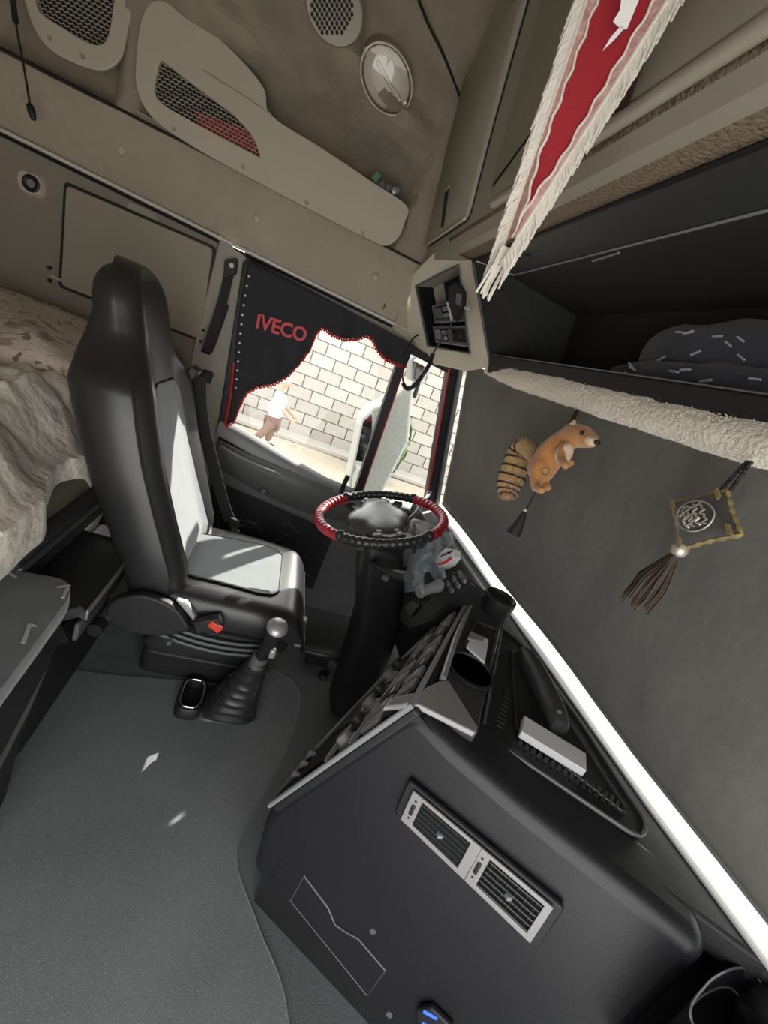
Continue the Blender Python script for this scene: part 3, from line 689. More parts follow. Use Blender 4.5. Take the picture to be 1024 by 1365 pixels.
obj('side_edge', MB().tube([V((.446, 1.604, 1.706)), V((.656, 1.604, 1.436))], .006, 6), 'dark_plastic', os_)
obj('shelf_floor', MB().prism([V((.655, -.45, 1.425)), V((.655, 1.60, 1.425)), V((.85, 1.60, 1.43)), V((.85, -.45, 1.43))], (0, 0, .008)), 'black_plastic', os_)
obj('front_lip', MB().loft([[V((.640, y, 1.462)), V((.650, y, 1.466)), V((.672, y, 1.44)), V((.672, y, 1.405)), V((.655, y, 1.405))] for y in (-.45, .3, 1.0, 1.60)]), 'shelf_black', os_, bevel=.003)
obj('lip_line', MB().tube([V((.646, -.45, 1.466)), V((.646, 1.60, 1.466))], .002, 6), 'mid_grey', os_)
obj('notch', MB().box((.50, 1.30, 1.704), (.012, .018, .006)), 'black_plastic', os_)
for (a, b) in (((790, 348), (825, 337)), ((832, 388), (868, 382))):
    p, q = at(a[0], a[1], 2, 1.685), at(b[0], b[1], 2, 1.685)
    obj('moulded_line', MB().tube([p, q], .0025, 6), 'mid_grey', os_)
# beige radio corner
RT = [V((.351, 1.90, 1.607)), V((.439, 1.74, 1.709)), V((.612, 1.725, 1.450)), V((.487, 1.90, 1.424))]
RO = [V((.318, 1.955, 1.625)), V((.352, 1.80, 1.722)), V((.445, 1.612, 1.722)), V((.56, 1.612, 1.57)), V((.662, 1.612, 1.425)), V((.640, 1.76, 1.386)), V((.545, 1.955, 1.366)), V((.395, 1.958, 1.445))]
RI = [RT[0], RT[0].lerp(RT[1], .65), RT[1], RT[1].lerp(RT[2], .5), RT[2], RT[2].lerp(RT[3], .55), RT[3], RT[3].lerp(RT[0], .5)]
rn = (RT[1] - RT[3]).cross(RT[0] - RT[2]).normalized()
if rn.dot(CAM - RT[0]) < 0: rn = -rn
obj('radio_corner', MB().loft([[p - rn * .05 for p in RO], RO, [o.lerp(i, .6) + rn * .004 for o, i in zip(RO, RI)], RI, [p - rn * .012 for p in RI]], caps=False), 'beige_sun_bounce', os_, smooth=True)
cb_ = obj('recess', MB().loft([RI, [p - rn * .002 for p in RI], [p - rn * .14 for p in RI]], caps=False).poly([p - rn * .14 for p in RI]), 'black_plastic', os_)
obj('recess_rim', MB().tube([p + rn * .002 for p in RI], .005, 6, True), 'grey_plastic', os_, smooth=True)
obj('recess_roof', MB().poly([RT[0] - rn * .004, RT[1] - rn * .004, RT[1] - rn * .12 - V((0, 0, .02)), RT[0] - rn * .12 - V((0, 0, .02))]), 'beige_plastic', os_, solid=.002)
def rq(u, v, d): return (RT[0].lerp(RT[1], u)).lerp(RT[3].lerp(RT[2], u), v) - rn * d
def radio(u0, u1, v0, v1, d, label, ctl):
    t = thing('radio', label, 'radio', rq((u0 + u1) / 2, v1, d + .04))
    q = [rq(u0, v0, d), rq(u1, v0, d), rq(u1, v1, d), rq(u0, v1, d)]
    obj('case', MB().prism(q, -rn * .07), 'black_plastic', t, bevel=.003)
    def R2(u, v): return rq(lerp(u0, u1, u), lerp(v0, v1, v), d - .002)
    obj('faceplate', MB().ringface([R2(0, 0), R2(1, 0), R2(1, 1), R2(0, 1)], [R2(.05, .12), R2(.95, .12), R2(.95, .86), R2(.05, .86)], rn * .003), 'grey_plastic', t)
    obj('lower_edge', MB().tube([R2(0, 1.02), R2(1, 1.02)], .0035, 6), 'silver', t)
    for (a, b, c, e, mt) in ctl:
        obj('control', MB().prism([R2(a, b), R2(c, b), R2(c, e), R2(a, e)], rn * .006), mt, t, bevel=.0015)
    for uu in (.62, .82):
        obj('knob', MB().lathe([(.0005, .014), (.008, .013), (.010, .002), (.011, 0)], R2(uu, .5), rn, 14), 'dark_plastic', t, smooth=True)
radio(.16, .86, .36, .62, .035, 'black radio set in the upper half of the overhead radio corner', [(.08, .18, .30, .80, 'lcd'), (.34, .2, .52, .45, 'mid_grey'), (.34, .55, .52, .8, 'mid_grey')])
radio(.14, .92, .68, .93, .022, 'black radio set with silver buttons in the lower half of the radio corner', [(.06, .2, .22, .8, 'mid_grey'), (.26, .25, .40, .5, 'silver'), (.26, .58, .40, .8, 'silver'), (.44, .2, .56, .8, 'grey_plastic')])

# hand microphone on its clip, with a coiled cord
hs = thing('handset', 'black hand microphone with silver side clipped at the radio corner, coiled cord below', 'microphone', at(606, 425, 1, 1.66))
hx = [at(a, b, 1, 1.67) for a, b in ((597, 384), (605, 376), (615, 378), (622, 390), (621, 408), (614, 425), (606, 428), (598, 412))]
obj('body', MB().loft([[p + V((.012, .03, 0)) for p in hx], [p for p in hx], [(sum(hx, V()) / 8).lerp(p, .85) + V((-.012, -.018, .002)) for p in hx]]), 'shelf_black', hs, bevel=.006)
obj('silver_side', MB().prism([at(a, b, 1, 1.655) for a, b in ((594, 400), (599, 404), (604, 425), (601, 429))], V((.006, .01, 0))), 'silver', hs, bevel=.002)
obj('talk_button', MB().prism([at(a, b, 1, 1.645) for a, b in ((608, 390), (616, 392), (614, 408), (607, 405))], V((.004, .01, 0))), 'grey_plastic', hs, bevel=.002)
obj('clip', MB().bar(at(619, 410, 1, 1.64), at(627, 413, 1, 1.63), .010, .012), 'silver', hs, bevel=.002)
cpath = sm([at(a, b, 1, y) for a, b, y in ((603, 428, 1.66), (597, 440, 1.66), (586, 457, 1.67), (577, 472, 1.68), (570, 490, 1.70), (556, 510, 1.74), (545, 518, 1.77), (538, 512, 1.79), (537, 490, 1.81), (541, 468, 1.84), (550, 452, 1.87), (558, 446, 1.89))], 10)
obj('cord', MB().tube(cpath[:32], .0032, 6), 'black_plastic', hs, smooth=True)
coil = []; seg = cpath[30:72]
for i in range(len(seg) * 9):
    t = i / (len(seg) * 9) * (len(seg) - 1.001); k = int(t); p = seg[k].lerp(seg[k + 1], t - k); d = (seg[k + 1] - seg[k]).normalized(); a = d.cross(V((0, 1, 0))).normalized(); b = d.cross(a)
    ph = i * .75; coil.append(p + a * math.cos(ph) * .0068 + b * math.sin(ph) * .0068)
obj('coiled_cord', MB().tube(coil, .0024, 5), 'black_plastic', hs, smooth=True)
obj('cord_end', MB().tube(cpath[70:], .0035, 6), 'black_plastic', hs, smooth=True)

# fleece roll along the shelf edge
fr_path = [V((.672, y, 1.410 - .006 * math.sin(y * 3))) for y in [-.45 + i * (2.10 / 60) for i in range(61)]]
fr_ = MB(); rings = []
for i, p in enumerate(fr_path):
    r_ = .036 * (1 if i < 52 else max(.35, 1 - (i - 52) / 14)); rings.append([])
    for k in range(28):
        a = 2 * math.pi * k / 28; q = p + V((math.cos(a) * r_ * .8, 0, math.sin(a) * r_))
        n_ = .0035 * nz(q, 90) + .004 * nz(q, 35); rings[-1].append(p + (q - p) * (1 + n_ / r_))
fr_.loft(rings)
tag(obj('fleece_roll', fr_, 'fleece', smooth=True), 'cream fleece padding roll wrapped along the lower shelf edge', 'padding')
rr2 = []
fu = MB()
for i in range(9000):
    k = random.uniform(0, 56); i0 = int(k); p = fr_path[i0].lerp(fr_path[i0 + 1], k - i0); a = random.uniform(math.pi * .55, math.pi * 1.9)
    rad = .036 * (1 if k < 52 else max(.4, 1 - (k - 52) / 14)); d = V((math.cos(a) * .8, 0, math.sin(a)))
    b = p + d * rad * .98; dd = (d + V((random.uniform(-.7, .7), random.uniform(-.9, .9), random.uniform(-.7, .7)))).normalized(); s = dd.cross(V((.3, .8, .2))).normalized() * .0010
    fu.add([b + s, b - s, b + dd * random.uniform(.0025, .005)], [(0, 1, 2)])
fo = obj('fleece_pile', fu, 'fleece', bpy.data.objects['fleece_roll']); fo['kind'] = 'stuff'

# blanket and small thing on the shelf
def blk(q):
    q = q.copy(); q.z += .012 * nz(q, 12) + .007 * nz(q, 30); q.x += .012 * nz(q + V((3, 1, 0)), 10); return q
bl = thing('folded_blanket', 'dark blue folded blanket with small pale dashes on the black shelf', 'blanket', (.74, .62, 1.435))
b1 = obj('lower_fold', MB().ell((.745, .60, 1.475), (.075, .42, .045), None, 40, 14, .55, blk), 'blanket', bl, smooth=True)
obj('upper_fold', MB().ell((.755, .66, 1.545), (.062, .32, .060), None, 40, 14, .6, blk), 'blanket', bl, smooth=True)
for i in range(34):
    y = random.uniform(.28, 1.0); up = random.random() < .45
    if up: y = random.uniform(.40, .92); c = V((.693 + .012 * abs(y - .66), y, 1.545 + random.uniform(-.03, .03)))
    else: c = V((.668, y, 1.475 + random.uniform(-.03, .025)))
    d = V((0, random.choice((1, .9, .7)), random.uniform(-.5, .5))).normalized() * .010
    q = c + blk(c - V((.745, .6, 1.475))) * 0
    obj('woven_dash', MB().bar(c - d, c + d, .006, .003), 'blanket_dash', bl)
tag(obj('small_lamp', MB().lathe([(.0005, .03), (.018, .026), (.026, .012), (.028, 0)], (.735, 1.40, 1.434), (-.2, -.3, 1), 16), 'mid_grey', smooth=True), 'small round grey lamp standing at the end of the black shelf', 'lamp')

# ================================================================== BUNK
bk = thing('bunk', 'black bunk base with an aluminium edge strip behind the seats', 'bunk', (-.8, 1.1, 0))
obj('base_box', MB().prism([V((-.46, .94, .02)), V((-1.33, .94, .02)), V((-1.33, 1.97, .02)), V((-.46, 1.97, .02))], (0, 0, .57)), 'black_plastic', bk, bevel=.01)
obj('front_beam', MB().box((-.445, 1.445, .585), (.05, 1.03, .09)), 'dark_plastic', bk, bevel=.01)
obj('edge_strip', MB().box((-.418, 1.445, .600), (.006, 1.03, .012)), 'alu', bk)
mt_ = obj('mattress', MB().box((-.88, 1.42, .65), (.84, 1.06, .10)), 'green_sheet', bk, bevel=.03, seg=3)

def fold(x, y):
    return .040 * nz((x * 3.2, y * 3.2, .5)) + .022 * nz((x * 7, y * 8 + 2 * nz((x * 3, y * 3, 5)), 1.5)) + .007 * nz((x * 19, y * 17, 2.5)) - .034 * max(0, 1 - 5 * abs(nz((x * 2.6 + y * 1.5, y * 2.6 - x, 4.5)))) - .022 * max(0, 1 - 5 * abs(nz((x * 5 - y * 2, y * 5.5, 8.5)))) + .020 * max(0, 1 - 7 * abs(nz((x * 3.6 + y * 3, y * 3.2 - x * 3, 12.5)))) + .012 * max(0, 1 - 7 * abs(nz((x * 8 + y * 3, y * 8 - x * 3, 15.5))))
def duv(u, v):
    # soft creases come from fold()
    # u along Y, v from the bunk front edge (0) to the back (1), hem hangs over the front
    y = lerp(.78, 1.52, u); hang = .085 + .07 * sstep(1.30, 1.45, y) + .03 * math.sin(y * 9) + .04 * nz((y * 4, 1, 7))
    s = v * (.75 + hang) - hang
    if s < 0: x = -.418 + .016 * math.sin(y * 25) * .6 + .022 * nz((y * 6, s * 3, 3)) - .25 * s * .2; z = .755 + s * 1.0
    else: x = -.425 - s; z = .755 + .125 * sstep(0, .15, s) + fold(x, y) * sstep(-.02, .12, s)
    x -= .055 * sstep(.98, 1.10, y)
    if u > .9: z -= .05 * ((u - .9) / .1) ** 2
    return V((x, y, z))
dv = obj('duvet', MB().grid(duv, 140, 130), 'duvet', smooth=True, solid=.012)
tag(dv, 'crumpled cream duvet with small olive leaf print hanging over the bunk edge', 'duvet')
def gsh(u, v):
    y = lerp(1.45, 1.93, u); x = lerp(-.47, -1.28, v); return V((x, y, .735 + .05 * sstep(0, .2, v) + fold(x + 3, y) * .5 + .04 * sstep(1.4, 1.7, y)))
tag(obj('green_blanket', MB().grid(gsh, 50, 40), 'green_sheet', smooth=True, solid=.03), 'dull green folded blanket between pillow and duvet on the bunk', 'blanket')
def pil_fn(q):
    q = q.copy(); r = math.hypot(q.x / .30, q.y / .27); q.z *= (1 - .25 * r * r); q.z += .016 * nz(q, 8) + .008 * nz(q, 19); return q
tag(obj('pillow', MB().ell((-.88, 1.66, .955), (.32, .28, .075), Matrix.Rotation(.10, 3, 'X') @ Matrix.Rotation(.2, 3, 'Z'), 44, 20, .62, pil_fn), 'pillow_print', smooth=True), 'cream pillow with a faded red brown flower print on the bunk', 'pillow')

# ------------------------------------------------------------------ drawer box and passenger seat
bx = thing('drawer_box', 'black lidded box with silver front edge beside the bunk', 'box', (-.42, 1.2, 0))
obj('body', MB().prism([V((-.375, .97, .0)), V((-.375, 1.50, .0)), V((-.455, 1.50, .0)), V((-.455, .97, .0))], (0, 0, .45)), 'black_plastic', bx, bevel=.01)
ld = obj('lid', MB().prism([V((-.305, .985, .47)), V((-.285, .99, .455)), V((-.285, 1.33, .455)), V((-.305, 1.33, .47)), V((-.49, 1.35, .47)), V((-.49, .96, .47)), V((-.34, .95, .47))], (0, 0, .03)), 'dark_plastic', bx, bevel=.006)
obj('lid_edge', MB().bar(V((-.289, .985, .484)), V((-.289, 1.33, .484)), .006, .032), 'silver', bx, bevel=.002)
obj('drawer_front', MB().bar(V((-.302, .975, .435)), V((-.302, 1.33, .435)), .012, .05), 'grey_plastic', bx, bevel=.004)
obj('underside', MB().prism([V((-.31, .97, .41)), V((-.31, 1.33, .41)), V((-.38, 1.33, .35)), V((-.38, .97, .35))], (-.02, 0, .04)), 'black_plastic', bx)
hd = obj('handle', MB().tube([at(128, 838, 2, .40), at(163, 797, 2, .40)], .017, 14), 'alu', bx, smooth=True)
obj('handle_cap', MB().tube([at(126, 841, 2, .40), at(135, 830, 2, .40)], .019, 14), 'black_plastic', hd, smooth=True)
obj('handle_cap', MB().tube([at(163, 797, 2, .40), at(167, 794, 2, .40)], .013, 12), 'red_leather', hd, smooth=True)

ps = thing('passenger_seat', 'grey velour seat cushion with pale chevron marks beside the drawer box', 'seat', (-.45, .75, .1))
c_ = [at(94, 772, 2, .60), V((-.78, .915, .60)), V((-.78, .45, .60)), at(-10, 937, 2, .60), at(96, 795, 2, .60)]
def shr(k, dz): c0_ = sum(c_, V()) / len(c_); return [c0_ + (p - c0_) * k + V((0, 0, dz)) for p in rr(c_, .03, 3)]
obj('cushion', MB().loft([shr(.93, .004), shr(.985, 0), shr(1.0, -.012), shr(1.0, -.035), shr(.98, -.05)][::-1]), 'velour', ps, smooth=True)
obj('seat_shell', MB().loft([shr(.97, -.05), shr(.97, -.12), shr(.80, -.40), shr(.75, -.60)]), 'black_plastic', ps, smooth=True)
def mark(pts): return obj('chevron_mark', MB().tube([at(a, b, 2, .606) for a, b in pts], .0035, 6, flat=.35), 'velour_mark', ps)
mark([(3, 758), (30, 759)]); mark([(3, 758), (21, 769)]); mark([(77, 783), (92, 780)]); mark([(92, 780), (84, 797)]); mark([(48, 835), (40, 832)]); mark([(40, 832), (31, 857)])

# ================================================================== DRIVER SEAT
SY = 1.36
st = thing('driver_seat', 'high-backed black leather driver seat with pale blue grey fabric centre panels', 'seat', (0, SY, 0))
FX = [(.46, -.135), (.55, -.140), (.70, -.205), (.85, -.268), (1.0, -.318), (1.08, -.342), (1.15, -.365), (1.22, -.390), (1.28, -.43)]      # front surface x by height
TH = [(.46, .135), (.60, .172), (.85, .182), (1.0, .188), (1.08, .168), (1.15, .135), (1.22, .115), (1.28, .06)]                             # thickness
HW = [(.46, .235), (.60, .245), (.80, .250), (.95, .248), (1.02, .235), (1.07, .185), (1.11, .155), (1.18, .145), (1.235, .132), (1.265, .10), (1.28, .05)]
fxs = lambda z: interp(FX, z)
ZT = 1.285
_i0 = interp
def dome(z): return max(.02, (1 - max(0, (z - 1.17) / (ZT - 1.17)) ** 2.6)) ** .5
HW = [(z, h) for z, h in HW if z < 1.17] + [(1.17 + k * (ZT - 1.17) / 16, .146 * dome(1.17 + k * (ZT - 1.17) / 16)) for k in range(17)]
TH = [(z, h) for z, h in TH if z < 1.17] + [(1.17 + k * (ZT - 1.17) / 16, .035 + .088 * dome(1.17 + k * (ZT - 1.17) / 16)) for k in range(17)]
FX = [(z, h) for z, h in FX if z < 1.17] + [(1.17 + k * (ZT - 1.17) / 16, lerp(-.372, -.405, k / 16) - .03 * (1 - dome(1.17 + k * (ZT - 1.17) / 16))) for k in range(17)]
def front(y, z):
    hw = interp(HW, z); t = min(1, abs(y) / hw)
    bol = (.045 * sstep(.45, .92, t)) * (1 - sstep(1.0, 1.12, z))
    rnd = .055 * max(0, (t - .72) / .28) ** 2.2
    return fxs(z) + bol - rnd
def sring(z, n=36):
    hw = interp(HW, z); th = interp(TH, z); out = []
    for k in range(n // 2 + 1):
        y = hw * math.sin(math.pi * (k / (n // 2) - .5)) ; out.append(V((front(y, z), SY + y, z)))
    for k in range(1, n // 2):
        a = math.pi * (.5 - k / (n // 2)); y = hw * math.copysign(abs(math.sin(a)) ** .7, a); c = abs(math.cos(a)) ** .5
        out.append(V((fxs(z) - .035 - (th - .035) * c, SY + y, z - .02 * c)))
    return out
zz = [.46 + .82 * i / 44 for i in range(45)]
zz = [z for z in zz if z < 1.21] + [1.225, 1.24, 1.253, 1.263, 1.271, 1.277, 1.281, 1.284]
obj('backrest', MB().loft([sring(z) for z in zz]), 'leather', st, smooth=True)
def ins(u, v):
    z = lerp(.50, 1.02, v); hwi = interp([(.50, .165), (.70, .155), (.90, .140), (.985, .130), (1.01, .11), (1.02, .07)], z); y = lerp(-hwi, hwi, u)
    return V((front(y, z) + .004 + .0015 * nz((y * 20, z * 20, 1)) - .003 * (abs(2 * u - 1) > .98), SY + y, z))
obj('back_panel', MB().grid(ins, 20, 40), 'seat_fabric', st, smooth=True)
ed = [ins(0, v / 30) for v in range(31)] + [ins(u / 8, 1) for u in range(1, 8)] + [ins(1, 1 - v / 30) for v in range(31)]
obj('back_piping', MB().tube([p + V((.001, 0, 0)) for p in ed], .0030, 6), 'leather', st, smooth=True)
for sgn in (-1, 1):
    sp = [V((front(sgn * interp(HW, z) * .97, z) - .006, SY + sgn * (interp(HW, z) * .985 + .001), z)) for z in [.50 + .04 * i for i in range(14)]]
    obj('bolster_piping', MB().tube(sm(sp, 3), .004, 6), 'leather', st, smooth=True)
# cushion
def cring(x, n=32):
    t = (x + .17) / .455; hw = .235 + .012 * math.sin(math.pi * t); top = .505 + .012 * math.sin(t * 3) - .10 * max(0, (t - .80) / .20) ** 2.4; bot_ = .385 + .03 * max(0, (t - .8) / .2) ** 2
    mid = (top + bot_) / 2; h = (top - bot_) / 2; out = []
    for k in range(n):
        a = 2 * math.pi * k / n; c, s = math.cos(a), math.sin(a)
        y = hw * math.copysign(abs(c) ** .45, c); z = mid + h * math.copysign(abs(s) ** .55, s)
        if s > 0: z += .022 * sstep(.6, .95, abs(y) / hw) * (1 - t * .6) * s
        out.append(V((x, SY + y, z)))
    return out
obj('seat_cushion', MB().loft([cring(-.17 + .455 * i / 28) for i in range(29)]), 'leather', st, smooth=True)
def cins(u, v):
    x = lerp(-.165, .165, v); t = (x + .17) / .455; hwi = interp([(-.165, .135), (.10, .160), (.145, .150), (.165, .12)], x); y = lerp(-hwi, hwi, u)
    top = .505 + .012 * math.sin(t * 3) - .10 * max(0, (t - .80) / .20) ** 2.4
    yy = abs(y) / .24; z = top + .022 * sstep(.6, .95, yy) * (1 - t * .6)
    k = min(1, abs(y) / .245); z -= (1 - (1 - k ** 4) ** .25) * .04 * 0
    return V((x, SY + y, z + .003 + .001 * nz((x * 20, y * 20, 4))))
obj('seat_panel', MB().grid(cins, 16, 24), 'seat_fabric', st, smooth=True)
ce = [cins(0, v / 16) for v in range(17)] + [cins(u / 10, 1) for u in range(1, 10)] + [cins(1, 1 - v / 16) for v in range(17)]
obj('seat_piping', MB().tube(ce, .003, 6), 'leather', st, smooth=True)
obj('cushion_seam', MB().tube([V((.165, SY - .12, .507)), V((.20, SY - .17, .505)), V((.235, SY - .215, .485))], .002, 6), 'black_thread', st)
# seat pan, bellows and pedestal
obj('seat_pan', MB().prism([V((-.22, SY - .23, .345)), V((.20, SY - .23, .345)), V((.245, SY - .20, .345)), V((.245, SY + .22, .345)), V((.20, SY + .25, .345)), V((-.22, SY + .25, .345))], (0, 0, .05)), 'black_plastic', st, bevel=.02, seg=3)
def bel(z, k): return [V((-.01 + .20 * k * sx, SY + .105 + .135 * k * sy, z)) for sx, sy in ((-1, -1), (1, -1), (1, 1), (-1, 1))]
obj('bellows', MB().loft([[p for p in rr(bel(z, k), .05)] for z, k in ((.10, .95), (.13, 1.03), (.16, .95), (.19, 1.03), (.22, .95), (.25, 1.03), (.28, .96), (.35, 1.0))]), 'boot_rubber', st, smooth=True)
obj('pedestal', MB().prism(rr(bel(0.005, .98), .04), (0, 0, .10)), 'black_plastic', st, bevel=.01)
for k, (z0, dx) in enumerate(((.385, 0), (.365, -.01), (.345, -.02))):
    obj('side_rail', MB().tube(sm([V((-.21 + dx, SY - .246, z0 + .05)), V((-.08, SY - .248, z0 + .008)), V((.06, SY - .246, z0 - .004)), V((.20, SY - .225, z0 + .002))], 6), .007, 6), 'dark_plastic', st, smooth=True)
# recliner cover, near side
rcv = sm([V((-.27, 0, .46)), V((-.20, 0, .505)), V((-.115, 0, .49)), V((-.075, 0, .455)), V((-.06, 0, .42)), V((-.12, 0, .385)), V((-.20, 0, .375)), V((-.265, 0, .40))], 4, True)
obj('recliner_cover', MB().prism([V((p.x, SY - .252, p.z)) for p in rcv], (0, -.028, 0)), 'black_plastic', st, bevel=.008, seg=3)
obj('recliner_edge', MB().prism([V((x, SY - .262, z)) for x, z in ((-.115, .500), (-.085, .498), (-.045, .455), (-.055, .445))], (0, .02, 0)), 'silver', st, bevel=.003)
bu = obj('belt_buckle', MB().box((-.012, SY - .272, .455), (.075, .03, .045), Matrix.Rotation(-.45, 3, 'Y')), 'black_plastic', st, bevel=.006)
obj('buckle_button', MB().box((.008, SY - .288, .462), (.040, .010, .022), Matrix.Rotation(.5, 3, 'Y')), 'red_button', bu, bevel=.003)
obj('rail_bolt', MB().lathe([(.0005, .006), (.006, .006), (.008, 0)], (-.10, SY - .268, .36), (0, -1, 0), 10), 'grey_plastic', st, smooth=True)
for i in range(3):
    obj('front_control', MB().box((.282 - .006 * i, SY - .10 - .045 * i, .415 - .012 * i), (.022, .032, .018)), 'mid_grey', st, bevel=.004)
# seat belt at the far shoulder
bo = V((front(.20, 1.03) + .012, SY + .205, 1.035))
obj('belt_guide', MB().box(bo, (.03, .06, .04), Matrix.Rotation(.4, 3, 'Y')), 'dark_plastic', st, bevel=.006)
bp_ = sm([bo + V((.018, 0, -.005)), V((-.245, SY + .235, .90)), V((-.165, SY + .268, .72)), V((-.095, SY + .285, .58)), V((-.055, SY + .285, .52))], 8)
obj('seat_belt', ribbon(bp_, .046, .002, V((1, -.25, .35))), 'black_thread', st, smooth=True)
tg = obj('belt_tongue', MB().prism(rr([V((-.062, SY + .262, .545)), V((-.02, SY + .262, .535)), V((-.015, SY + .268, .485)), V((-.055, SY + .268, .495))], .008), (0, .02, 0)), 'black_plastic', st, bevel=.003)
obj('metal_plate', MB().ringface([V((-.045, SY + .258, .512)), V((-.010, SY + .258, .505)), V((-.006, SY + .258, .462)), V((-.038, SY + .258, .47))], [V((-.038, SY + .258, .490)), V((-.016, SY + .258, .486)), V((-.013, SY + .258, .470)), V((-.032, SY + .258, .476))], (0, -.003, 0)), 'chrome', tg)

# ================================================================== STEERING WHEEL
WC = V((.42, 1.35, .83)); tl = math.radians(20); WN = V((-math.sin(tl), 0, math.cos(tl))); WU = V((math.cos(tl), 0, math.sin(tl))); WV = V((0, 1, 0))
sw_ = thing('steering_wheel', 'steering wheel with laced black and red leather rim cover', 'steering wheel', WC)
def wpt(a, r, h=0): return WC + WU * math.cos(a) * r + WV * math.sin(a) * r + WN * h
def rim_arc(a0, a1, mt, name):
    n = int((a1 - a0) / .018); pts = [wpt(a0 + (a1 - a0) * i / n, .212) for i in range(n + 1)]
    rad = [.0150 + .0026 * (.5 + .5 * math.sin(i * 1.15)) for i in range(n + 1)]
    return obj(name, MB().tube(pts, rad, 10), mt, sw_, smooth=True)
def wang(px, py): p = atp(px, py, WC, WN) - WC; return math.atan2(p.dot(WV), p.dot(WU))
A1, A2, A3, A4 = wang(455, 660), wang(440, 722), wang(590, 724), wang(560, 660)
A = sorted([a % (2 * math.pi) for a in (A1, A2, A3, A4)])
# colour runs round the rim: decide each run by its midpoint
for i in range(4):
    a0, a1 = A[i], A[(i + 1) % 4] + (2 * math.pi if i == 3 else 0); mid = wpt((a0 + a1) / 2, .212)
    r_ = mid - CAM; sx_ = 512 + FPX * r_.dot(RIGHT) / r_.dot(FWD)
    red = sx_ < 450 or sx_ > 575
    rim_arc(a0, a1, 'red_leather' if red else 'leather', 'red_rim_cover' if red else 'black_rim_cover')
for a in A:
    obj('lace_knot', MB().ell(wpt(a, .212, .004), (.018, .018, .018), None, 10, 8), 'leather', sw_, smooth=True)
# hub pad with two broad arms
def hubring(h, k):
    out = []
    for i in range(40):
        a = 2 * math.pi * i / 40; lob = .098 + .062 * max(0, math.cos(2 * (a - math.pi / 2))) ** 1.5 + .02 * max(0, math.cos(a - math.pi)) ** 3
        out.append(wpt(a, lob * k, h))
    return out
obj('hub_pad', MB().loft([hubring(-.06, .75), hubring(-.03, 1.0), hubring(-.012, 1.02), hubring(.004, .92), hubring(.012, .7), hubring(.015, .3)]), 'hub_grey', sw_, smooth=True)
for a in (math.radians(62), math.radians(118), math.radians(-62), math.radians(-118)):
    obj('spoke', MB().loft([[wpt(a - .16 / k_, r, h) for h in (-.035, -.018)] + [wpt(a + .16 / k_, r, h) for h in (-.018, -.035)] for r, k_ in ((.08, 1), (.14, 1.3), (.208, 2.0))]), 'dark_plastic', sw_, bevel=.004)
for sgn in (-1, 1):
    pod = obj('button_pod', MB().prism([wpt(sgn * a, r, -.012) for a, r in ((1.22, .12), (1.22, .165), (1.57, .175), (1.92, .165), (1.92, .12), (1.57, .125))], WN * .014), 'grey_plastic', sw_, bevel=.006)
    for k in range(4):
        obj('button', MB().lathe([(.0005, .006), (.009, .005), (.011, 0)], wpt(sgn * (1.36 + .42 * (k % 2)), .130 + .025 * (k // 2), .002), WN, 12), 'mid_grey', pod, smooth=True)

sc_ = thing('steering_column', 'black steering column shroud with ignition lock and stalks', 'steering column', (.56, 1.35, 0))
CD = -WN
def colring(p, w_, d): return [p + V((sx * d, sy * w_, 0)) for sx, sy in ((-1, -.7), (-.7, -1), (.7, -1), (1, -.7), (1, .7), (.7, 1), (-.7, 1), (-1, .7))]
c0_ = WC + CD * .068
obj('shroud', MB().loft([colring(c0_, .075, .06), colring(WC + CD * .10, .10, .075), colring(WC + CD * .22, .095, .085), colring(WC + CD * .40, .085, .085), colring(V((.60, 1.33, .02)), .08, .085)]), 'black_plastic', sc_, bevel=.015, seg=3)
ic = at(483, 770, 0, .455)
obj('ignition_boss', MB().lathe([(.036, -.02), (.036, .004), (.030, .008), (.014, .006)], ic, (-1, 0, .2), 20), 'dark_plastic', sc_, smooth=True)
obj('ignition_lock', MB().lathe([(.0005, .012), (.009, .012), (.013, .006)], ic, (-1, 0, .2), 16), 'mid_grey', sc_, smooth=True)
obj('adjuster_knob', MB().lathe([(.0005, .012), (.008, .012), (.012, 0)], at(515, 771, 0, .455), (-1, -.3, .2), 14), 'grey_plastic', sc_, smooth=True)
s0 = WC + CD * .09
obj('stalk', MB().tube(sm([s0 + V((.05, .08, 0)), at(548, 690, 2, .80), at(562, 672, 2, .815), at(572, 657, 2, .83)], 5), [.008] * 8 + [.010] * 5 + [.013] * 3, 8), 'dark_plastic', sc_, smooth=True)
obj('stalk', MB().tube(sm([s0 + V((-.03, -.07, -.06)), at(522, 764, 0, .42), at(545, 770, 0, .40)], 5), [.010] * 6 + [.014] * 5, 10), 'black_plastic', sc_, smooth=True)

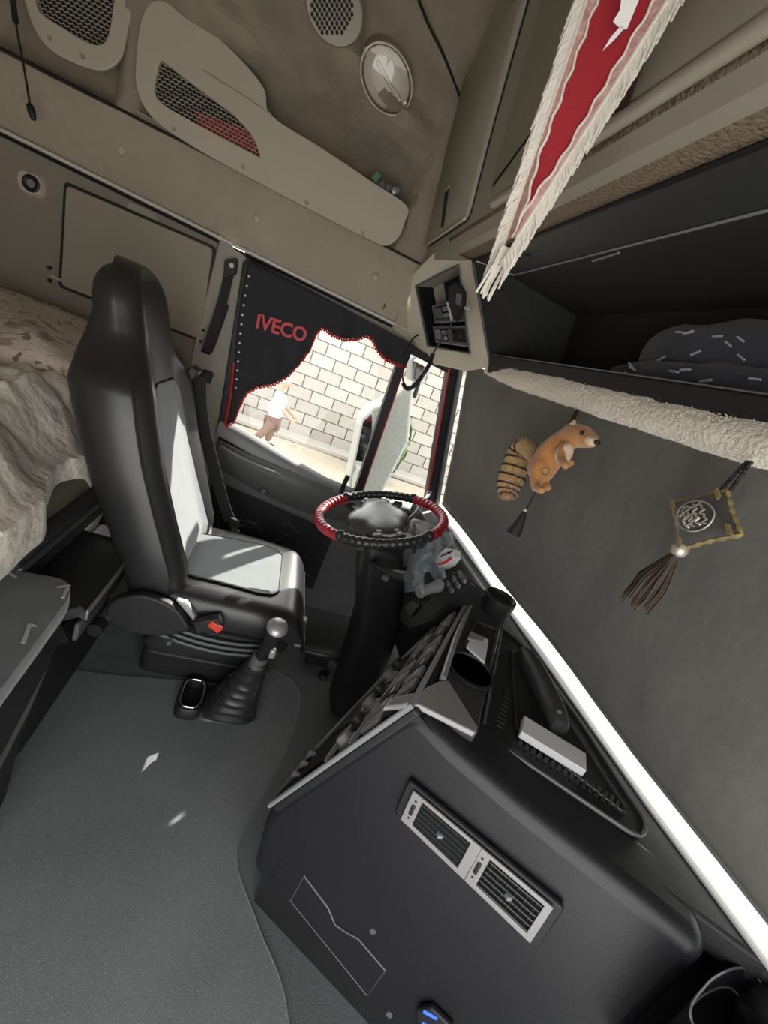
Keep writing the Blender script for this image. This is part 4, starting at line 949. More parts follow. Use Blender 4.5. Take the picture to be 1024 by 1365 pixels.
# ================================================================== GEAR LEVER, TRAY, PEDALS
gl = thing('gear_lever', 'gear lever with ribbed black rubber boot and round knob on the floor', 'gear lever', (.14, 1.235, .007))
bq = [V((.045, 1.155, .007)), V((.235, 1.165, .007)), V((.235, 1.31, .007)), V((.045, 1.31, .007))]
obj('base_plate', MB().prism(rr(bq, .03), (0, 0, .012)), 'grey_plastic', gl, bevel=.004)
axis0, axis1 = V((.14, 1.232, .019)), at(346, 880, 1, 1.075)
pr = []; N = 7
prof = []
for i in range(N):
    t = i / N; rx = lerp(.090, .030, t ** .8)
    prof += [(t, rx), (t + .35 / N, rx * 1.0), (t + .55 / N, rx * .80), (t + .95 / N, rx * .72)]
rings = []
for t, r in prof:
    p = axis0.lerp(axis1, t); q = 1 - min(1, t * 1.4)
    rings.append([p + V((math.copysign(abs(math.cos(a)) ** lerp(1, .5, q), math.cos(a)) * r, math.copysign(abs(math.sin(a)) ** lerp(1, .5, q), math.sin(a)) * r * lerp(1, .86, q), 0)) for a in [2 * math.pi * k / 28 for k in range(28)]])
obj('boot', MB().loft(rings), 'boot_rubber', gl, smooth=True)
obj('collar', MB().tube([axis1 + V((-.004, 0, -.02)), axis1 + V((.002, 0, .02))], [.026, .024], 14), 'grey_plastic', gl, smooth=True)
kt = at(367, 842, 1, 1.015)
obj('shaft', MB().tube([axis1, axis1.lerp(kt, .5), kt], [.016, .018, .022], 12), 'black_plastic', gl, smooth=True)
kd = (kt - axis1).normalized()
kn = obj('knob', MB().lathe([(.015, -.05), (.021, -.035), (.029, -.01), (.032, .010), (.030, .022)], kt, kd, 20), 'black_plastic', gl, smooth=True)
obj('knob_cap', MB().lathe([(.0302, .021), (.028, .029), (.019, .036), (.0005, .040)], kt, kd, 20), 'silver', kn, smooth=True)
obj('range_switch', MB().box(axis1.lerp(kt, .55) + V((.018, -.018, -.01)), (.018, .018, .03)), 'silver', kn, bevel=.004)
cu = thing('coin_tray', 'oval black cup tray with bright rim beside the gear lever boot', 'tray', (.01, 1.24, .007))
def ovl(cx, cy_, rx, ry, z, n=24): return [V((cx + math.copysign(abs(math.cos(a)) ** .6, math.cos(a)) * rx, cy_ + math.copysign(abs(math.sin(a)) ** .6, math.sin(a)) * ry, z)) for a in [2 * math.pi * k / n for k in range(n)]]
tc_ = (.005, 1.235)
obj('cup', MB().loft([ovl(*tc_, .047, .078, .004), ovl(*tc_, .047, .078, .036), ovl(*tc_, .042, .072, .044), ovl(*tc_, .034, .062, .044), ovl(*tc_, .030, .056, .014)]), 'black_plastic', cu, smooth=True)
obj('rim_ring', MB().tube(ovl(tc_[0], tc_[1], .035, .062, .045), .0032, 6, True), 'chrome', cu, smooth=True)

pd = thing('brake_pedal', 'black floor mounted pedal with rounded pad in the footwell', 'pedal', at(430, 870, 2, .05))
pc = at(428, 866, 2, .08)
obj('pad', MB().ell(pc, (.095, .045, .018), Matrix.Rotation(-.15, 3, 'Y') @ Matrix.Rotation(-.2, 3, 'Z'), 24, 10, .6), 'boot_rubber', pd, smooth=True)
obj('bellows', MB().tube([pc + V((.07 + .02 * i, .0, -.01 + .006 * i)) for i in range(7)], [.038, .030, .038, .030, .036, .028, .034], 12), 'boot_rubber', pd, smooth=True)
obj('bracket', MB().box(pc + V((.0, .0, -.045)), (.10, .05, .06)), 'black_plastic', pd, bevel=.008)
hb = thing('hand_lever', 'short grey knobbed lever rising beside the footwell pedals', 'lever', at(490, 885, 2, .10))
h1, h2 = at(500, 878, 2, .18), at(480, 855, 2, .24)
obj('shaft', MB().tube([h1 + V((.05, -.03, -.12)), h1, h2], [.012, .011, .010], 10), 'black_plastic', hb, smooth=True)
obj('grip', MB().ell(h2, (.026, .024, .030), None, 16, 10), 'grey_plastic', hb, smooth=True)
obj('socket', MB().lathe([(.05, -.30), (.045, -.02), (.03, .02), (.015, .03)], h1 + V((.05, -.03, -.08)), (0, 0, 1), 16), 'black_plastic', hb, smooth=True)
fb = MB().lathe([(.026, 0), (.026, .012), (.020, .018), (.010, .016), (.0005, .018)], at(432, 902, 2, .001), (0, 0, 1), 20)
tag(obj('floor_button', fb, 'black_plastic', smooth=True), 'small round black button on the floor in front of the pedals', 'button')

# ================================================================== DASHBOARD
FO = V((.356, .55, 0)); FU = V((.787, -.617, 0)).normalized(); FN = V((-.617, -.787, 0)).normalized()
def Fp(u, z, d=0): return FO + FU * u + V((0, 0, z)) + FN * d
def Fpx(px, py, d=0): return atp(px, py, FO + FN * d, FN)
def fuv(px, py, d=0): p = Fpx(px, py, d) - FO; return p.dot(FU), p.z
ds = thing('dashboard', 'black dashboard with grey switch bank facing the driver and angled passenger side', 'dashboard', (.75, .8, 0))
pad = [(-.150, .16), (-.168, .30), (-.165, .364), (-.11, .51), (-.02, .745), (.0, .783), (.03, .787), (.10, .772), (.22, .762), (.40, .757), (.515, .752), (.53, .13), (.2, .145)]
obj('passenger_face', MB().prism([Fp(u, z) for u, z in pad], -FN * .13), 'dash_skin', ds, bevel=.028, seg=4, angle=40)
obj('lower_kick', MB().prism([Fp(u, z, -.05) for u, z in ((-.12, 0), (-.12, .20), (.62, .20), (.62, 0))], -FN * .08), 'black_plastic', ds)
obj('passenger_end', MB().prism([V((.82, .22, .30)), V((.82, .22, .745)), V((.84, -.45, .745)), V((.84, -.45, .30))], (.18, 0, 0)), 'dash_skin', ds, bevel=.03, seg=3)
# top of the dash back to the windscreen
TOPZ = .755
Tpl = [Fp(.60, 0, -.05), Fp(.30, 0, -.05), Fp(.12, 0, -.05), V((.47, .56, 0)), V((.70, 1.0, 0)), V((.74, 1.30, 0)), V((.72, 1.93, 0)), V((1.015, 1.93, 0)), V((1.015, -.45, 0)), V((.84, -.45, 0)), V((.84, .15, 0))]
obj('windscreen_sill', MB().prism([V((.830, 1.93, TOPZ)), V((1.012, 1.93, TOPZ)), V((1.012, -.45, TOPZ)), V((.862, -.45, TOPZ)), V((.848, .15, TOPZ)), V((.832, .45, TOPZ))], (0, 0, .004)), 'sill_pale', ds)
obj('dash_top', MB().prism([V((p.x, p.y, TOPZ - .05)) for p in Tpl], (0, 0, .05)), 'dash_top', ds, bevel=.006)
obj('driver_body', MB().prism([V((.70, 1.0, .25)), V((.74, 1.30, .25)), V((.72, 1.93, .25)), V((1.0, 1.93, .25)), V((1.0, 1.0, .25))], (0, 0, .46)), 'black_plastic', ds, bevel=.01)
obj('bulkhead', MB().box((.99, .75, .40), (.04, 2.40, .70)), 'black_plastic', ds)
# instrument hood behind the wheel
def hood(y):
    k = math.sin(math.pi * (y - 1.06) / .58) ** .5 if 1.06 < y < 1.64 else 0
    return [V((.60, y, .66)), V((.575, y, .72 + .03 * k)), V((.60, y, .745 + .055 * k)), V((.68, y, .755 + .055 * k)), V((.80, y, .755)), V((.80, y, .66))]
obj('instrument_hood', MB().loft([hood(1.06 + .58 * i / 20) for i in range(21)]), 'dark_plastic', ds, smooth=True)
obj('instrument_glass', MB().prism([V((.570, 1.14, .67)), V((.570, 1.56, .67)), V((.580, 1.52, .74)), V((.580, 1.18, .74))], (.006, 0, 0)), 'grey_plastic', ds, bevel=.004)
for y in (1.24, 1.35, 1.46):
    obj('dial', MB().lathe([(.036, 0), (.036, .004), (.031, .003)], (.571, y, .705), (-1, 0, .15), 20), 'silver', ds, smooth=True)

# switch bank facing the driver
GT = Fp(.0, .79); GB = Fp(-.165, .364)
gd = V((.547, .837, .0)).normalized(); rd = (GB - GT).normalized(); gn = rd.cross(gd).normalized()
if gn.dot(V((-1, 1, .6))) < 0: gn = -gn
def G(a, b, d=0): return GT + gd * a + rd * b + gn * d
obj('console_core', MB().prism([G(.0, .0, -.02), G(.48, .0, -.02), G(.48, .44, -.02), G(0, .44, -.02)], -gn * .20), 'black_plastic', ds)
bank = obj('switch_bank', MB().prism([G(-.012, -.01), G(.475, -.01), G(.475, .12), G(.36, .27), G(.14, .42), G(-.012, .44)], -gn * .02), 'black_plastic', ds, bevel=.006)
obj('bank_frame', MB().tube([G(-.012, .44, .004), G(-.012, -.01, .004), G(.475, -.01, .004), G(.475, .12, .004), G(.36, .27, .004), G(.14, .42, .004)], .0055, 8, True), 'mid_grey', ds, smooth=True)
obj('bank_divider', MB().bar(G(.0, .165, .006), G(.46, .115, .006), .012, .010), 'trim_silver', ds, bevel=.002)
obj('bank_divider', MB().bar(G(.0, .245, .006), G(.36, .225, .006), .010, .010), 'trim_silver', ds, bevel=.002)
for r_ in range(2):
    for i in range(9):
        a = .015 + .050 * i; b = .018 + .070 * r_
        s_ = obj('rocker_switch', MB().prism([G(a, b), G(a + .040, b), G(a + .040, b + .056), G(a, b + .056)], gn * .012), 'switch_grey_lit' if (i + r_) % 3 else 'dark_plastic', bank, bevel=.004)
        if (i + r_) % 4 != 1: obj('switch_mark', MB().prism([G(a + .008, b + .012, .0125), G(a + .030, b + .012, .0125), G(a + .030, b + .022, .0125), G(a + .008, b + .022, .0125)], gn * .0008), 'paper_white', s_)
for i in range(6):
    a = .02 + .062 * i
    obj('rotary_control', MB().lathe([(.024, 0), (.024, .006), (.018, .008), (.016, .022), (.0005, .023)], G(a + .02, .205), gn, 16), 'dark_plastic' if i % 2 else 'switch_grey_lit', bank, smooth=True)
obj('ash_drawer', MB().prism([G(.03, .275, 0), G(.14, .268, 0), G(.14, .36, 0), G(.03, .37, 0)], gn * .006), 'black_plastic', bank, bevel=.006)
obj('radio_slot', MB().prism([G(.16, .255, 0), G(.33, .245, 0), G(.26, .33, 0), G(.16, .36, 0)], gn * .008), 'dark_plastic', bank, bevel=.006)
for i in range(3):
    obj('small_key', MB().box(G(.05 + .035 * i, .40, .006), (.018, .012, .012)), 'silver', bank, bevel=.002)

# console top: satin trim, cup holder, coin tray
CZ = .795
def cz(px, py, z=CZ): return at(px, py, 2, z)
ctop = [cz(548, 928), cz(592, 903), cz(612, 832), cz(626, 800), cz(640, 800), cz(668, 838), cz(637, 977)]
obj('console_top', MB().prism([p - V((0, 0, .10)) for p in ctop], (0, 0, .10)), 'dark_plastic', ds, bevel=.004)
obj('satin_trim', MB().prism([cz(a, b, .802) - V((0, 0, .012)) for a, b in ((512, 942), (522, 930), (556, 922), (584, 908), (598, 906), (637, 968), (634, 977), (560, 940), (546, 937), (536, 940))], (0, 0, .012)), 'trim_silver', ds, bevel=.003)
obj('satin_rail', MB().tube([cz(590, 905, .802), cz(606, 855, .802), cz(628, 802, .802)], .007, 8), 'trim_silver', ds, smooth=True)
ccx = cz(627, 893, .797)
cupo = obj('cup_holder', MB().lathe([(.056, 0), (.056, .004), (.050, .005), (.047, -.003), (.044, -.05), (.0005, -.052)], ccx, (0, 0, 1), 28), 'black_plastic', ds, smooth=True)
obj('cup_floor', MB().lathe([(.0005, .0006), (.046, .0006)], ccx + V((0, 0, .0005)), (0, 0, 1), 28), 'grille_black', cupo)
tq = [cz(a, b, .798) for a, b in ((618, 860), (634, 826), (664, 838), (652, 897))]
obj('coin_recess', MB().ringface(tq, [sum(tq, V()) / 4 + (p - sum(tq, V()) / 4) * .84 for p in tq], (0, 0, .004)), 'dark_plastic', ds, bevel=.001)
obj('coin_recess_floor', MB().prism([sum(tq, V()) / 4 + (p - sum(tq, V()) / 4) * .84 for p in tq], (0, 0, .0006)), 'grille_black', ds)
nb = thing('note_pad', 'small pale lilac paper pad lying in the square console recess', 'paper', cz(637, 868, .799))
nq = [cz(a, b, .801) for a, b in ((621, 864), (629, 845), (650, 855), (645, 886))]
obj('sheet', MB().prism(nq, (0, 0, .006)), 'paper_white', nb, bevel=.001)
obj('metal_clip', MB().prism([cz(a, b, .808) for a, b in ((623, 853), (627, 843), (645, 851), (643, 857))], (0, 0, .004)), 'silver', nb, bevel=.001)

# tray let into the dash top
def tz(px, py, z=TOPZ): return at(px, py, 2, z)
trq = [tz(640, 981), tz(668, 838), tz(692, 858), tz(770, 962), tz(833, 1060), tz(858, 1097), tz(856, 1117), tz(842, 1117)]
tray = obj('tray_panel', MB().prism(rr(trq, .012, 3), (0, 0, .006)), 'black_plastic', ds, bevel=.002)
obj('tray_border', MB().tube([p + V((0, 0, .007)) for p in rr(trq, .015, 3)], .004, 6, True), 'grey_plastic', ds, smooth=True)
wq_ = [tz(688, 972, .762), tz(681, 868, .762), tz(694, 870, .762), tz(752, 955, .762), tz(832, 1075, .762), tz(835, 1087, .762)]
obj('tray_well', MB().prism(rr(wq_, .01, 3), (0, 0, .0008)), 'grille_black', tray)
obj('well_edge', MB().tube([p + V((0, 0, .001)) for p in rr(wq_, .012, 3)], .0028, 6, True), 'dark_plastic', tray, smooth=True)
for i in range(17):
    p = tz(lerp(692, 829, i / 16), lerp(994, 1083, i / 16), .763); q = tz(lerp(697, 834, i / 16), lerp(990, 1078, i / 16) - 6, .763)
    obj('vent_slot', MB().bar(p, q, .007, .003), 'dash_top', tray)
for i in range(12):
    p = tz(lerp(661, 679, i / 11), lerp(966, 906, i / 11), .763); q = tz(lerp(671, 684, i / 11), lerp(971, 912, i / 11), .763)
    obj('grille_slot', MB().bar(p, q, .003, .002), 'dark_plastic', tray)
wb = thing('card_box', 'flat white rectangular box lying in the dash tray', 'box', tz(733, 1000, .765))
obj('carton', MB().prism([tz(a, b, .766) for a, b in ((694, 961), (776, 1012), (776, 1036), (690, 983))], (0, 0, .016)), 'paper_white', wb, bevel=.002)
br = thing('torch', 'black rounded torch with silver end lying in the dash tray', 'torch', tz(720, 920, .765))
tp = [tz(698, 868, .79), tz(712, 893, .79), tz(730, 930, .79), tz(741, 955, .79), tz(746, 972, .785)]
obj('casing', MB().tube(sm(tp, 5), [.014, .018, .022, .024, .025, .026, .026, .026, .026, .026, .026, .026, .026, .025, .025, .024, .023, .022, .021, .020, .018], 14), 'dark_plastic', br, smooth=True)
obj('silver_end', MB().tube([tz(742, 940, .806), tz(745, 952, .804), tz(746, 960, .80)], [.004, .009, .005], 8), 'silver', br, smooth=True)

# vents on the passenger face
vq = [Fpx(a, b, .002) for a, b in ((547, 1034), (754, 1204), (717, 1259), (528, 1077))]
obj('vent_frame', MB().prism(rr(vq, .008), FN * .012), 'black_plastic', ds, bevel=.004)
vc = sum(vq, V()) / 4
def VQ(u, v, d=.015): return (vq[0].lerp(vq[1], u)).lerp(vq[3].lerp(vq[2], u), v) + FN * d
H1 = (.10, .455); H2_ = (.56, .905)
bez = obj('vent_bezel', MB().ringface([VQ(.055, .05), VQ(.515, .05), VQ(.515, .90), VQ(.055, .90)], [VQ(H1[0] + .03, .13), VQ(H1[1], .13), VQ(H1[1], .80), VQ(H1[0] + .03, .80)], FN * .004), 'trim_silver', ds, bevel=.001)
bez2 = obj('vent_bezel', MB().ringface([VQ(.515, .05), VQ(.945, .05), VQ(.945, .90), VQ(.515, .90)], [VQ(H2_[0] + .02, .13), VQ(H2_[1], .13), VQ(H2_[1], .80), VQ(H2_[0] + .02, .80)], FN * .004), 'trim_silver', ds, bevel=.001)
for (u0, u1), bz, tilt in (((H1[0] + .03, H1[1]), bez, .25), ((H2_[0] + .02, H2_[1]), bez2, -.1)):
    ca = obj('grille_back', MB().prism([VQ(u0, .13, .0125), VQ(u1, .13, .0125), VQ(u1, .80, .0125), VQ(u0, .80, .0125)], FN * .0006), 'grille_black', bz)
    for i in range(6):
        v = .17 + .58 * i / 5; bow = .0
        obj('slat', MB().bar(VQ(u0 + .006, v, .017), VQ(u1 - .006, v, .017), .006, .0022, V((0, 0, 1)) + FN * tilt), 'dark_plastic', bz)
    for i in range(6):
        u = lerp(u0, u1, (i + .5) / 6); obj('upright_vane', MB().bar(VQ(u, .145, .0145), VQ(u, .785, .0145), .002, .003), 'black_plastic', bz)
    obj('slat_tab', MB().box(VQ((u0 + u1) / 2, .45, .021), (.010, .010, .008)), 'mid_grey', bz, bevel=.002)
    us = u0 - .035
    obj('thumb_wheel', MB().prism([VQ(us - .012, .32, .018), VQ(us + .012, .32, .018), VQ(us + .012, .60, .018), VQ(us - .012, .60, .018)], FN * .004), 'black_plastic', bz, bevel=.002)
    obj('open_mark', MB().lathe([(.0005, .0006), (.0022, .0006), (.0022, 0)], VQ(us, .70, .019), FN, 8), 'black_plastic', bz)
    obj('closed_mark', MB().lathe([(.0014, .0006), (.0024, .0006), (.0024, 0), (.0014, 0)], VQ(us, .22, .019), FN, 8), 'black_plastic', bz)

# pocket flap, seams and switch low on the passenger face
fq = [Fpx(a, b, .001) for a, b in ((406, 1167), (438, 1210), (447, 1232), (463, 1243), (478, 1251), (514, 1293), (490, 1326), (388, 1200))]
obj('pocket_gap', MB().tube([p + FN * .0005 for p in fq], .0022, 6, True), 'grey_plastic', ds, smooth=True)
obj('pocket_flap', MB().prism(fq, FN * .002), 'dash_skin', ds, bevel=.0008)
obj('panel_seam', MB().tube([Fpx(391, 1122, .001), Fpx(376, 1150, .001), Fpx(362, 1177, .001)], .0014, 6), 'grille_black', ds)
for a, b in ((497, 1241), (519, 1352)):
    obj('screw_cap', MB().lathe([(.0005, .0035), (.0055, .003), (.007, 0)], Fpx(a, b, .0005), FN, 12), 'grey_plastic', ds, smooth=True)
sq = [Fpx(a, b, .002) for a, b in ((557, 1337), (577, 1334), (606, 1362), (590, 1392), (560, 1388))]
lsw = obj('lit_socket', MB().prism(sq, FN * .012), 'black_plastic', ds, bevel=.004)
obj('blue_light', MB().prism([Fpx(a, b, .0148) for a, b in ((565, 1346), (583, 1356), (583, 1360), (564, 1350))], FN * .001), 'blue_glow', lsw)
obj('blue_light', MB().prism([Fpx(a, b, .0148) for a, b in ((563, 1362), (575, 1368), (574, 1380), (562, 1374))], FN * .001), 'blue_glow', lsw)

# moulded bin at the passenger end of the dash
pb_ = thing('door_side_bin', 'smooth black moulded bin with a pale rim at the passenger end of the dash', 'bin', at(985, 1340, 2, .50))
bp0 = [(940, 1313), (960, 1298), (980, 1290), (997, 1292), (1012, 1306), (1040, 1345), (1070, 1395), (1010, 1430), (945, 1400), (918, 1350)]
def bin_ring(z, k):
    ps_ = sm([at(a, b, 2, .725) for a, b in bp0], 4, True); c = sum(ps_, V()) / len(ps_); return [V((lerp(c.x, p.x, k), lerp(c.y, p.y, k), z)) for p in ps_]
obj('shell', MB().loft([bin_ring(.50, .75), bin_ring(.62, .92), bin_ring(.70, 1.0), bin_ring(.724, 1.0), bin_ring(.725, .95), bin_ring(.69, .86), bin_ring(.66, .80)]), 'dash_skin', pb_, smooth=True)
obj('rim', MB().tube(bin_ring(.7255, .98), .0016, 6, True), 'alu', pb_, smooth=True)
obj('inner_rim', MB().tube(bin_ring(.688, .84), .0014, 6, True), 'alu', pb_, smooth=True)

# loose things on the dash by the driver
tag(obj('drinks_can', MB().lathe([(.034, 0), (.038, .006), (.041, .05), (.046, .066), (.046, .085), (.042, .088), (.036, .078), (.0005, .078)], cz(650, 828, .760), (0, 0, 1), 24), 'black_plastic', smooth=True), 'short black cylindrical cup at the front end of the switch console', 'cup')
def scf(u, v):
    p = at(lerp(535, 602, u) - 12 * v, lerp(722, 792, v) - 14 * u, 0, .575 + .015 * math.sin(u * 11) + .012 * nz((u * 5, v * 5, 3)))
    return p + V((.01 * math.sin(v * 8), 0, 0))
tag(obj('scarf', MB().grid(scf, 26, 26), 'scarf', smooth=True, solid=.006), 'blue grey knitted scarf draped below the steering wheel', 'scarf')
pk = thing('snack_packet', 'small white packet with red and black stripes behind the steering wheel', 'packet', at(594, 745, 0, .56))
pkc = [at(a, b, 0, .555) for a, b in ((580, 748), (584, 738), (594, 731), (605, 732), (606, 742), (598, 752), (586, 758))]
obj('wrapper', MB().loft([[p + V((.02, 0, 0)) for p in pkc], pkc, [(sum(pkc, V()) / 7).lerp(p, .6) + V((-.008, 0, 0)) for p in pkc]]), 'paper_white', pk, smooth=True)
obj('red_stripe', MB().tube([at(a, b, 0, .548) for a, b in ((585, 752), (593, 750), (601, 744))], .004, 6), 'red_button', pk, smooth=True)
for k in range(3): obj('black_stripe', MB().tube([at(588 + 5 * k, 742 - 2 * k, 0, .547), at(593 + 5 * k, 738 - 2 * k, 0, .547)], .0025, 6), 'black_plastic', pk)
bkn = thing('parking_brake_lever', 'grey round-headed parking brake lever beside the scarf', 'lever', at(575, 790, 0, .50))
b0, b1 = at(588, 780, 0, .56), at(561, 789, 0, .50)
obj('arm', MB().tube([b0, b0.lerp(b1, .5), b1], [.020, .015, .014], 12), 'mid_grey', bkn, smooth=True)
obj('head', MB().lathe([(.016, -.006), (.018, .0), (.016, .008), (.007, .009), (.0005, .004)], b1, (b1 - b0), 16), 'silver', bkn, smooth=True)
sp_ = thing('switch_pod', 'black pod of switches between the steering column and the switch bank', 'switch', at(550, 810, 0, .56))
pq = [at(a, b, 0, .56) for a, b in ((540, 790), (570, 800), (590, 770), (612, 758), (628, 775), (600, 800), (575, 830), (545, 842), (530, 825))]
obj('housing', MB().prism(pq, (.06, 0, -.02)), 'black_plastic', sp_, bevel=.008)
obj('selector', MB().prism([at(a, b, 0, .556) for a, b in ((540, 808), (552, 800), (562, 806), (548, 822))], (-.006, 0, 0)), 'dark_plastic', sp_, bevel=.003)
for a, b in ((598, 778), (606, 772), (614, 766), (602, 786), (611, 780), (619, 773)):
    obj('key', MB().box(at(a, b, 0, .556), (.010, .020, .014)), 'grey_plastic', sp_, bevel=.003)

# ================================================================== HANGING ORNAMENTS
def strand_pair(m_, a, b, r=.0028, gap=.006):
    for s in (-1, 1):
        pts = []
        for i in range(25):
            t = i / 24; p = a.lerp(b, t); pts.append(p + V((math.sin(t * 40) * .001, s * gap * (.4 + .6 * t) , 0)))
        m_.tube(pts, [r * (1 + .3 * math.sin(i * 2.2)) for i in range(25)], 6)
    return m_
HX = .655
# plush squirrel seen side on, nose towards the passenger side
def hp_(px, py, x=HX): return at(px, py, 0, x)
sqt = thing('plush_squirrel', 'orange brown plush squirrel with dark-striped bushy tail hanging before the grey curtain', 'plush toy', hp_(720, 640))
obj('cord', strand_pair(MB(), hp_(770, 546), hp_(757, 575)), 'black_thread', sqt, smooth=True)
def chain(parts):
    """soft body: overlapping ellipsoids fused by a voxel remesh"""
    m_ = MB()
    for a, r in parts:
        m_.ell(a, r, None, 14, 10)
    return m_
def path_balls(pts, n=5):
    out = []
    for (p, r), (q, s) in zip(pts, pts[1:]):
        for i in range(n): t = i / n; k = lerp(r, s, t); out.append((p.lerp(q, t), (k, k, k)))
    p, r = pts[-1]; out.append((p, (r, r, r))); return out
parts = path_balls([(hp_(722, 625), .036), (hp_(735, 605), .037), (hp_(750, 590), .032), (hp_(762, 583), .026)])
parts += path_balls([(hp_(763, 580), .030), (hp_(776, 582), .026), (hp_(788, 587), .017)])
parts += path_balls([(hp_(722, 622, HX - .015), .026), (hp_(714, 638, HX - .02), .016), (hp_(714, 650, HX - .022), .011), (hp_(722, 653, HX - .028), .010)], 4)
parts += path_balls([(hp_(722, 624, HX + .02), .024), (hp_(722, 640, HX + .02), .014), (hp_(730, 650, HX + .015), .010)], 4)
parts += path_balls([(hp_(752, 597, HX - .022), .014), (hp_(748, 612, HX - .03), .010), (hp_(754, 620, HX - .034), .010)], 4)
parts += path_balls([(hp_(754, 597, HX + .02), .014), (hp_(752, 612, HX + .02), .010), (hp_(760, 617, HX + .016), .010)], 4)
body = obj('body', chain(parts), 'squirrel', sqt, smooth=True)
md = body.modifiers.new('fuse', 'REMESH'); md.mode = 'VOXEL'; md.voxel_size = .0035; md.use_smooth_shade = True
md = body.modifiers.new('smooth', 'SMOOTH'); md.iterations = 6
for dx in (-.016, .016):
    obj('ear', MB().ell(hp_(762, 568, HX + dx), (.006, .010, .016), None, 12, 8), 'squirrel_pale', sqt, smooth=True)
    obj('eye', MB().ell(hp_(776, 577, HX + dx * 1.5), (.004, .006, .006), None, 10, 8), 'black_fur', sqt, smooth=True)
obj('muzzle', MB().ell(hp_(788, 588, HX - .006), (.014, .016, .011), None, 14, 10), 'squirrel_pale', sqt, smooth=True)
obj('nose', MB().ell(hp_(796, 590, HX - .008), (.007, .007, .006), None, 10, 8), 'black_fur', sqt, smooth=True)
obj('chest', MB().ell(hp_(752, 604, HX - .018), (.018, .022, .026), None, 14, 10), 'squirrel_pale', sqt, smooth=True)
tpth = sm([hp_(717, 622), hp_(705, 600), hp_(694, 602), hp_(686, 625), hp_(678, 650), hp_(676, 662)], 9)
trad = [interp([(0, .016), (.18, .024), (.4, .034), (.7, .038), (.9, .028), (1, .010)], i / (len(tpth) - 1)) for i in range(len(tpth))]
obj('tail', MB().tube(tpth, trad, 16, flat=.8), 'squirrel_tail', sqt, smooth=True)
for k in range(8):
    i = 14 + k * 4
    if i < len(tpth) - 1:
        obj('tail_stripe', MB().tube([tpth[i], tpth[i].lerp(tpth[i + 1], .9)], [trad[i] * 1.10] * 2, 16, flat=.8), 'black_fur', sqt, smooth=True)
fz = MB()
for i in range(2600):
    k = random.uniform(.12, .99) * (len(tpth) - 1.01); j = int(k); p = tpth[j].lerp(tpth[j + 1], k - j); rr_ = lerp(trad[j], trad[j + 1], k - j)
    t_ = (tpth[j + 1] - tpth[j]).normalized(); d = V((random.gauss(0, 1), random.gauss(0, 1), random.gauss(0, 1))); d = (d - t_ * d.dot(t_)).normalized()
    b = p + d * rr_ * .85; dd = (d + t_ * 1.1).normalized(); s = dd.cross(d).normalized() * .0009; fz.add([b + s, b - s, b + dd * .012], [(0, 1, 2)])
fo = obj('tail_fur', fz, 'squirrel_tail', sqt); fo['kind'] = 'stuff'
obj('ring', MB().tube([hp_(727 + 5 * math.cos(a), 628 + 5 * math.sin(a), HX - .04) for a in [2 * math.pi * i / 18 for i in range(18)]], .0018, 6, True), 'gold_thread', sqt, smooth=True)
obj('tassel_cord', MB().tube(sm([hp_(716, 652), hp_(710, 663), hp_(702, 678)], 5), .0022, 6), 'black_thread', sqt, smooth=True)
obj('tassel_bead', MB().ell(hp_(700, 680), (.006, .006, .006), None, 10, 8), 'silver_thread', sqt, smooth=True)
obj('tassel', MB().loft([[hp_(x_, y_) + V((dx * w_, dy * w_, 0)) for dx, dy in [(math.cos(2 * math.pi * k / 14), math.sin(2 * math.pi * k / 14)) for k in range(14)]] for x_, y_, w_ in ((700, 681, .004), (697, 688, .009), (691, 700, .014), (684, 711, .020))]), 'black_thread', sqt, smooth=True)

# small embroidered cushion with a long tassel
PX = .645
def pp_(px, py, x=PX): return at(px, py, 0, x)
cq = [pp_(969, 655), pp_(988, 712), pp_(908, 732), pp_(897, 671)]
oc_ = thing('cushion_ornament', 'dark diamond cushion ornament with gold braid, script embroidery and long brown tassel', 'ornament', pp_(940, 700))
obj('cord', strand_pair(MB(), pp_(999, 615), pp_(966, 655), .003, .007), 'black_thread', oc_, smooth=True)
cc = sum(cq, V()) / 4; n_out = (cq[1] - cq[0]).cross(cq[3] - cq[0]).normalized()
if n_out.dot(CAM - cc) < 0: n_out = -n_out
def cpt(u, v, side, extra=0):
    p = (cq[0].lerp(cq[1], u)).lerp(cq[3].lerp(cq[2], u), v); ins_ = 1.03 - .075 * (math.sin(math.pi * u) + math.sin(math.pi * v)) * (1 - 16 * u * (1 - u) * v * (1 - v))
    p = cc + (p - cc) * ins_; th = .024 * (max(0, 16 * u * (1 - u) * v * (1 - v))) ** .5
    return p + n_out * (side * th + extra)
for sgn in (1, -1): obj('cushion_face', MB().grid(lambda u, v: cpt(u, v, sgn), 16, 16), 'velvet_black', oc_, smooth=True)
border = [cpt(i / 16, 0, 0) for i in range(16)] + [cpt(1, i / 16, 0) for i in range(16)] + [cpt(1 - i / 16, 1, 0) for i in range(16)] + [cpt(0, 1 - i / 16, 0) for i in range(16)]
obj('braid', MB().tube(border, [.0038 + .0014 * math.sin(i * 1.9) for i in range(len(border))], 6, True), 'gold_thread', oc_, smooth=True)
for u, v in ((.04, .04), (.96, .04), (.96, .96), (.04, .96)):
    a = cpt(u, v, 0)
    for t in range(3): obj('corner_stitch', MB().tube([a.lerp(cc, .06 + .05 * t) + n_out * .012 + (cq[1] - cq[0]).normalized() * .008, a.lerp(cc, .06 + .05 * t) + n_out * .012 - (cq[1] - cq[0]).normalized() * .008], .0018, 5), 'gold_thread', oc_)
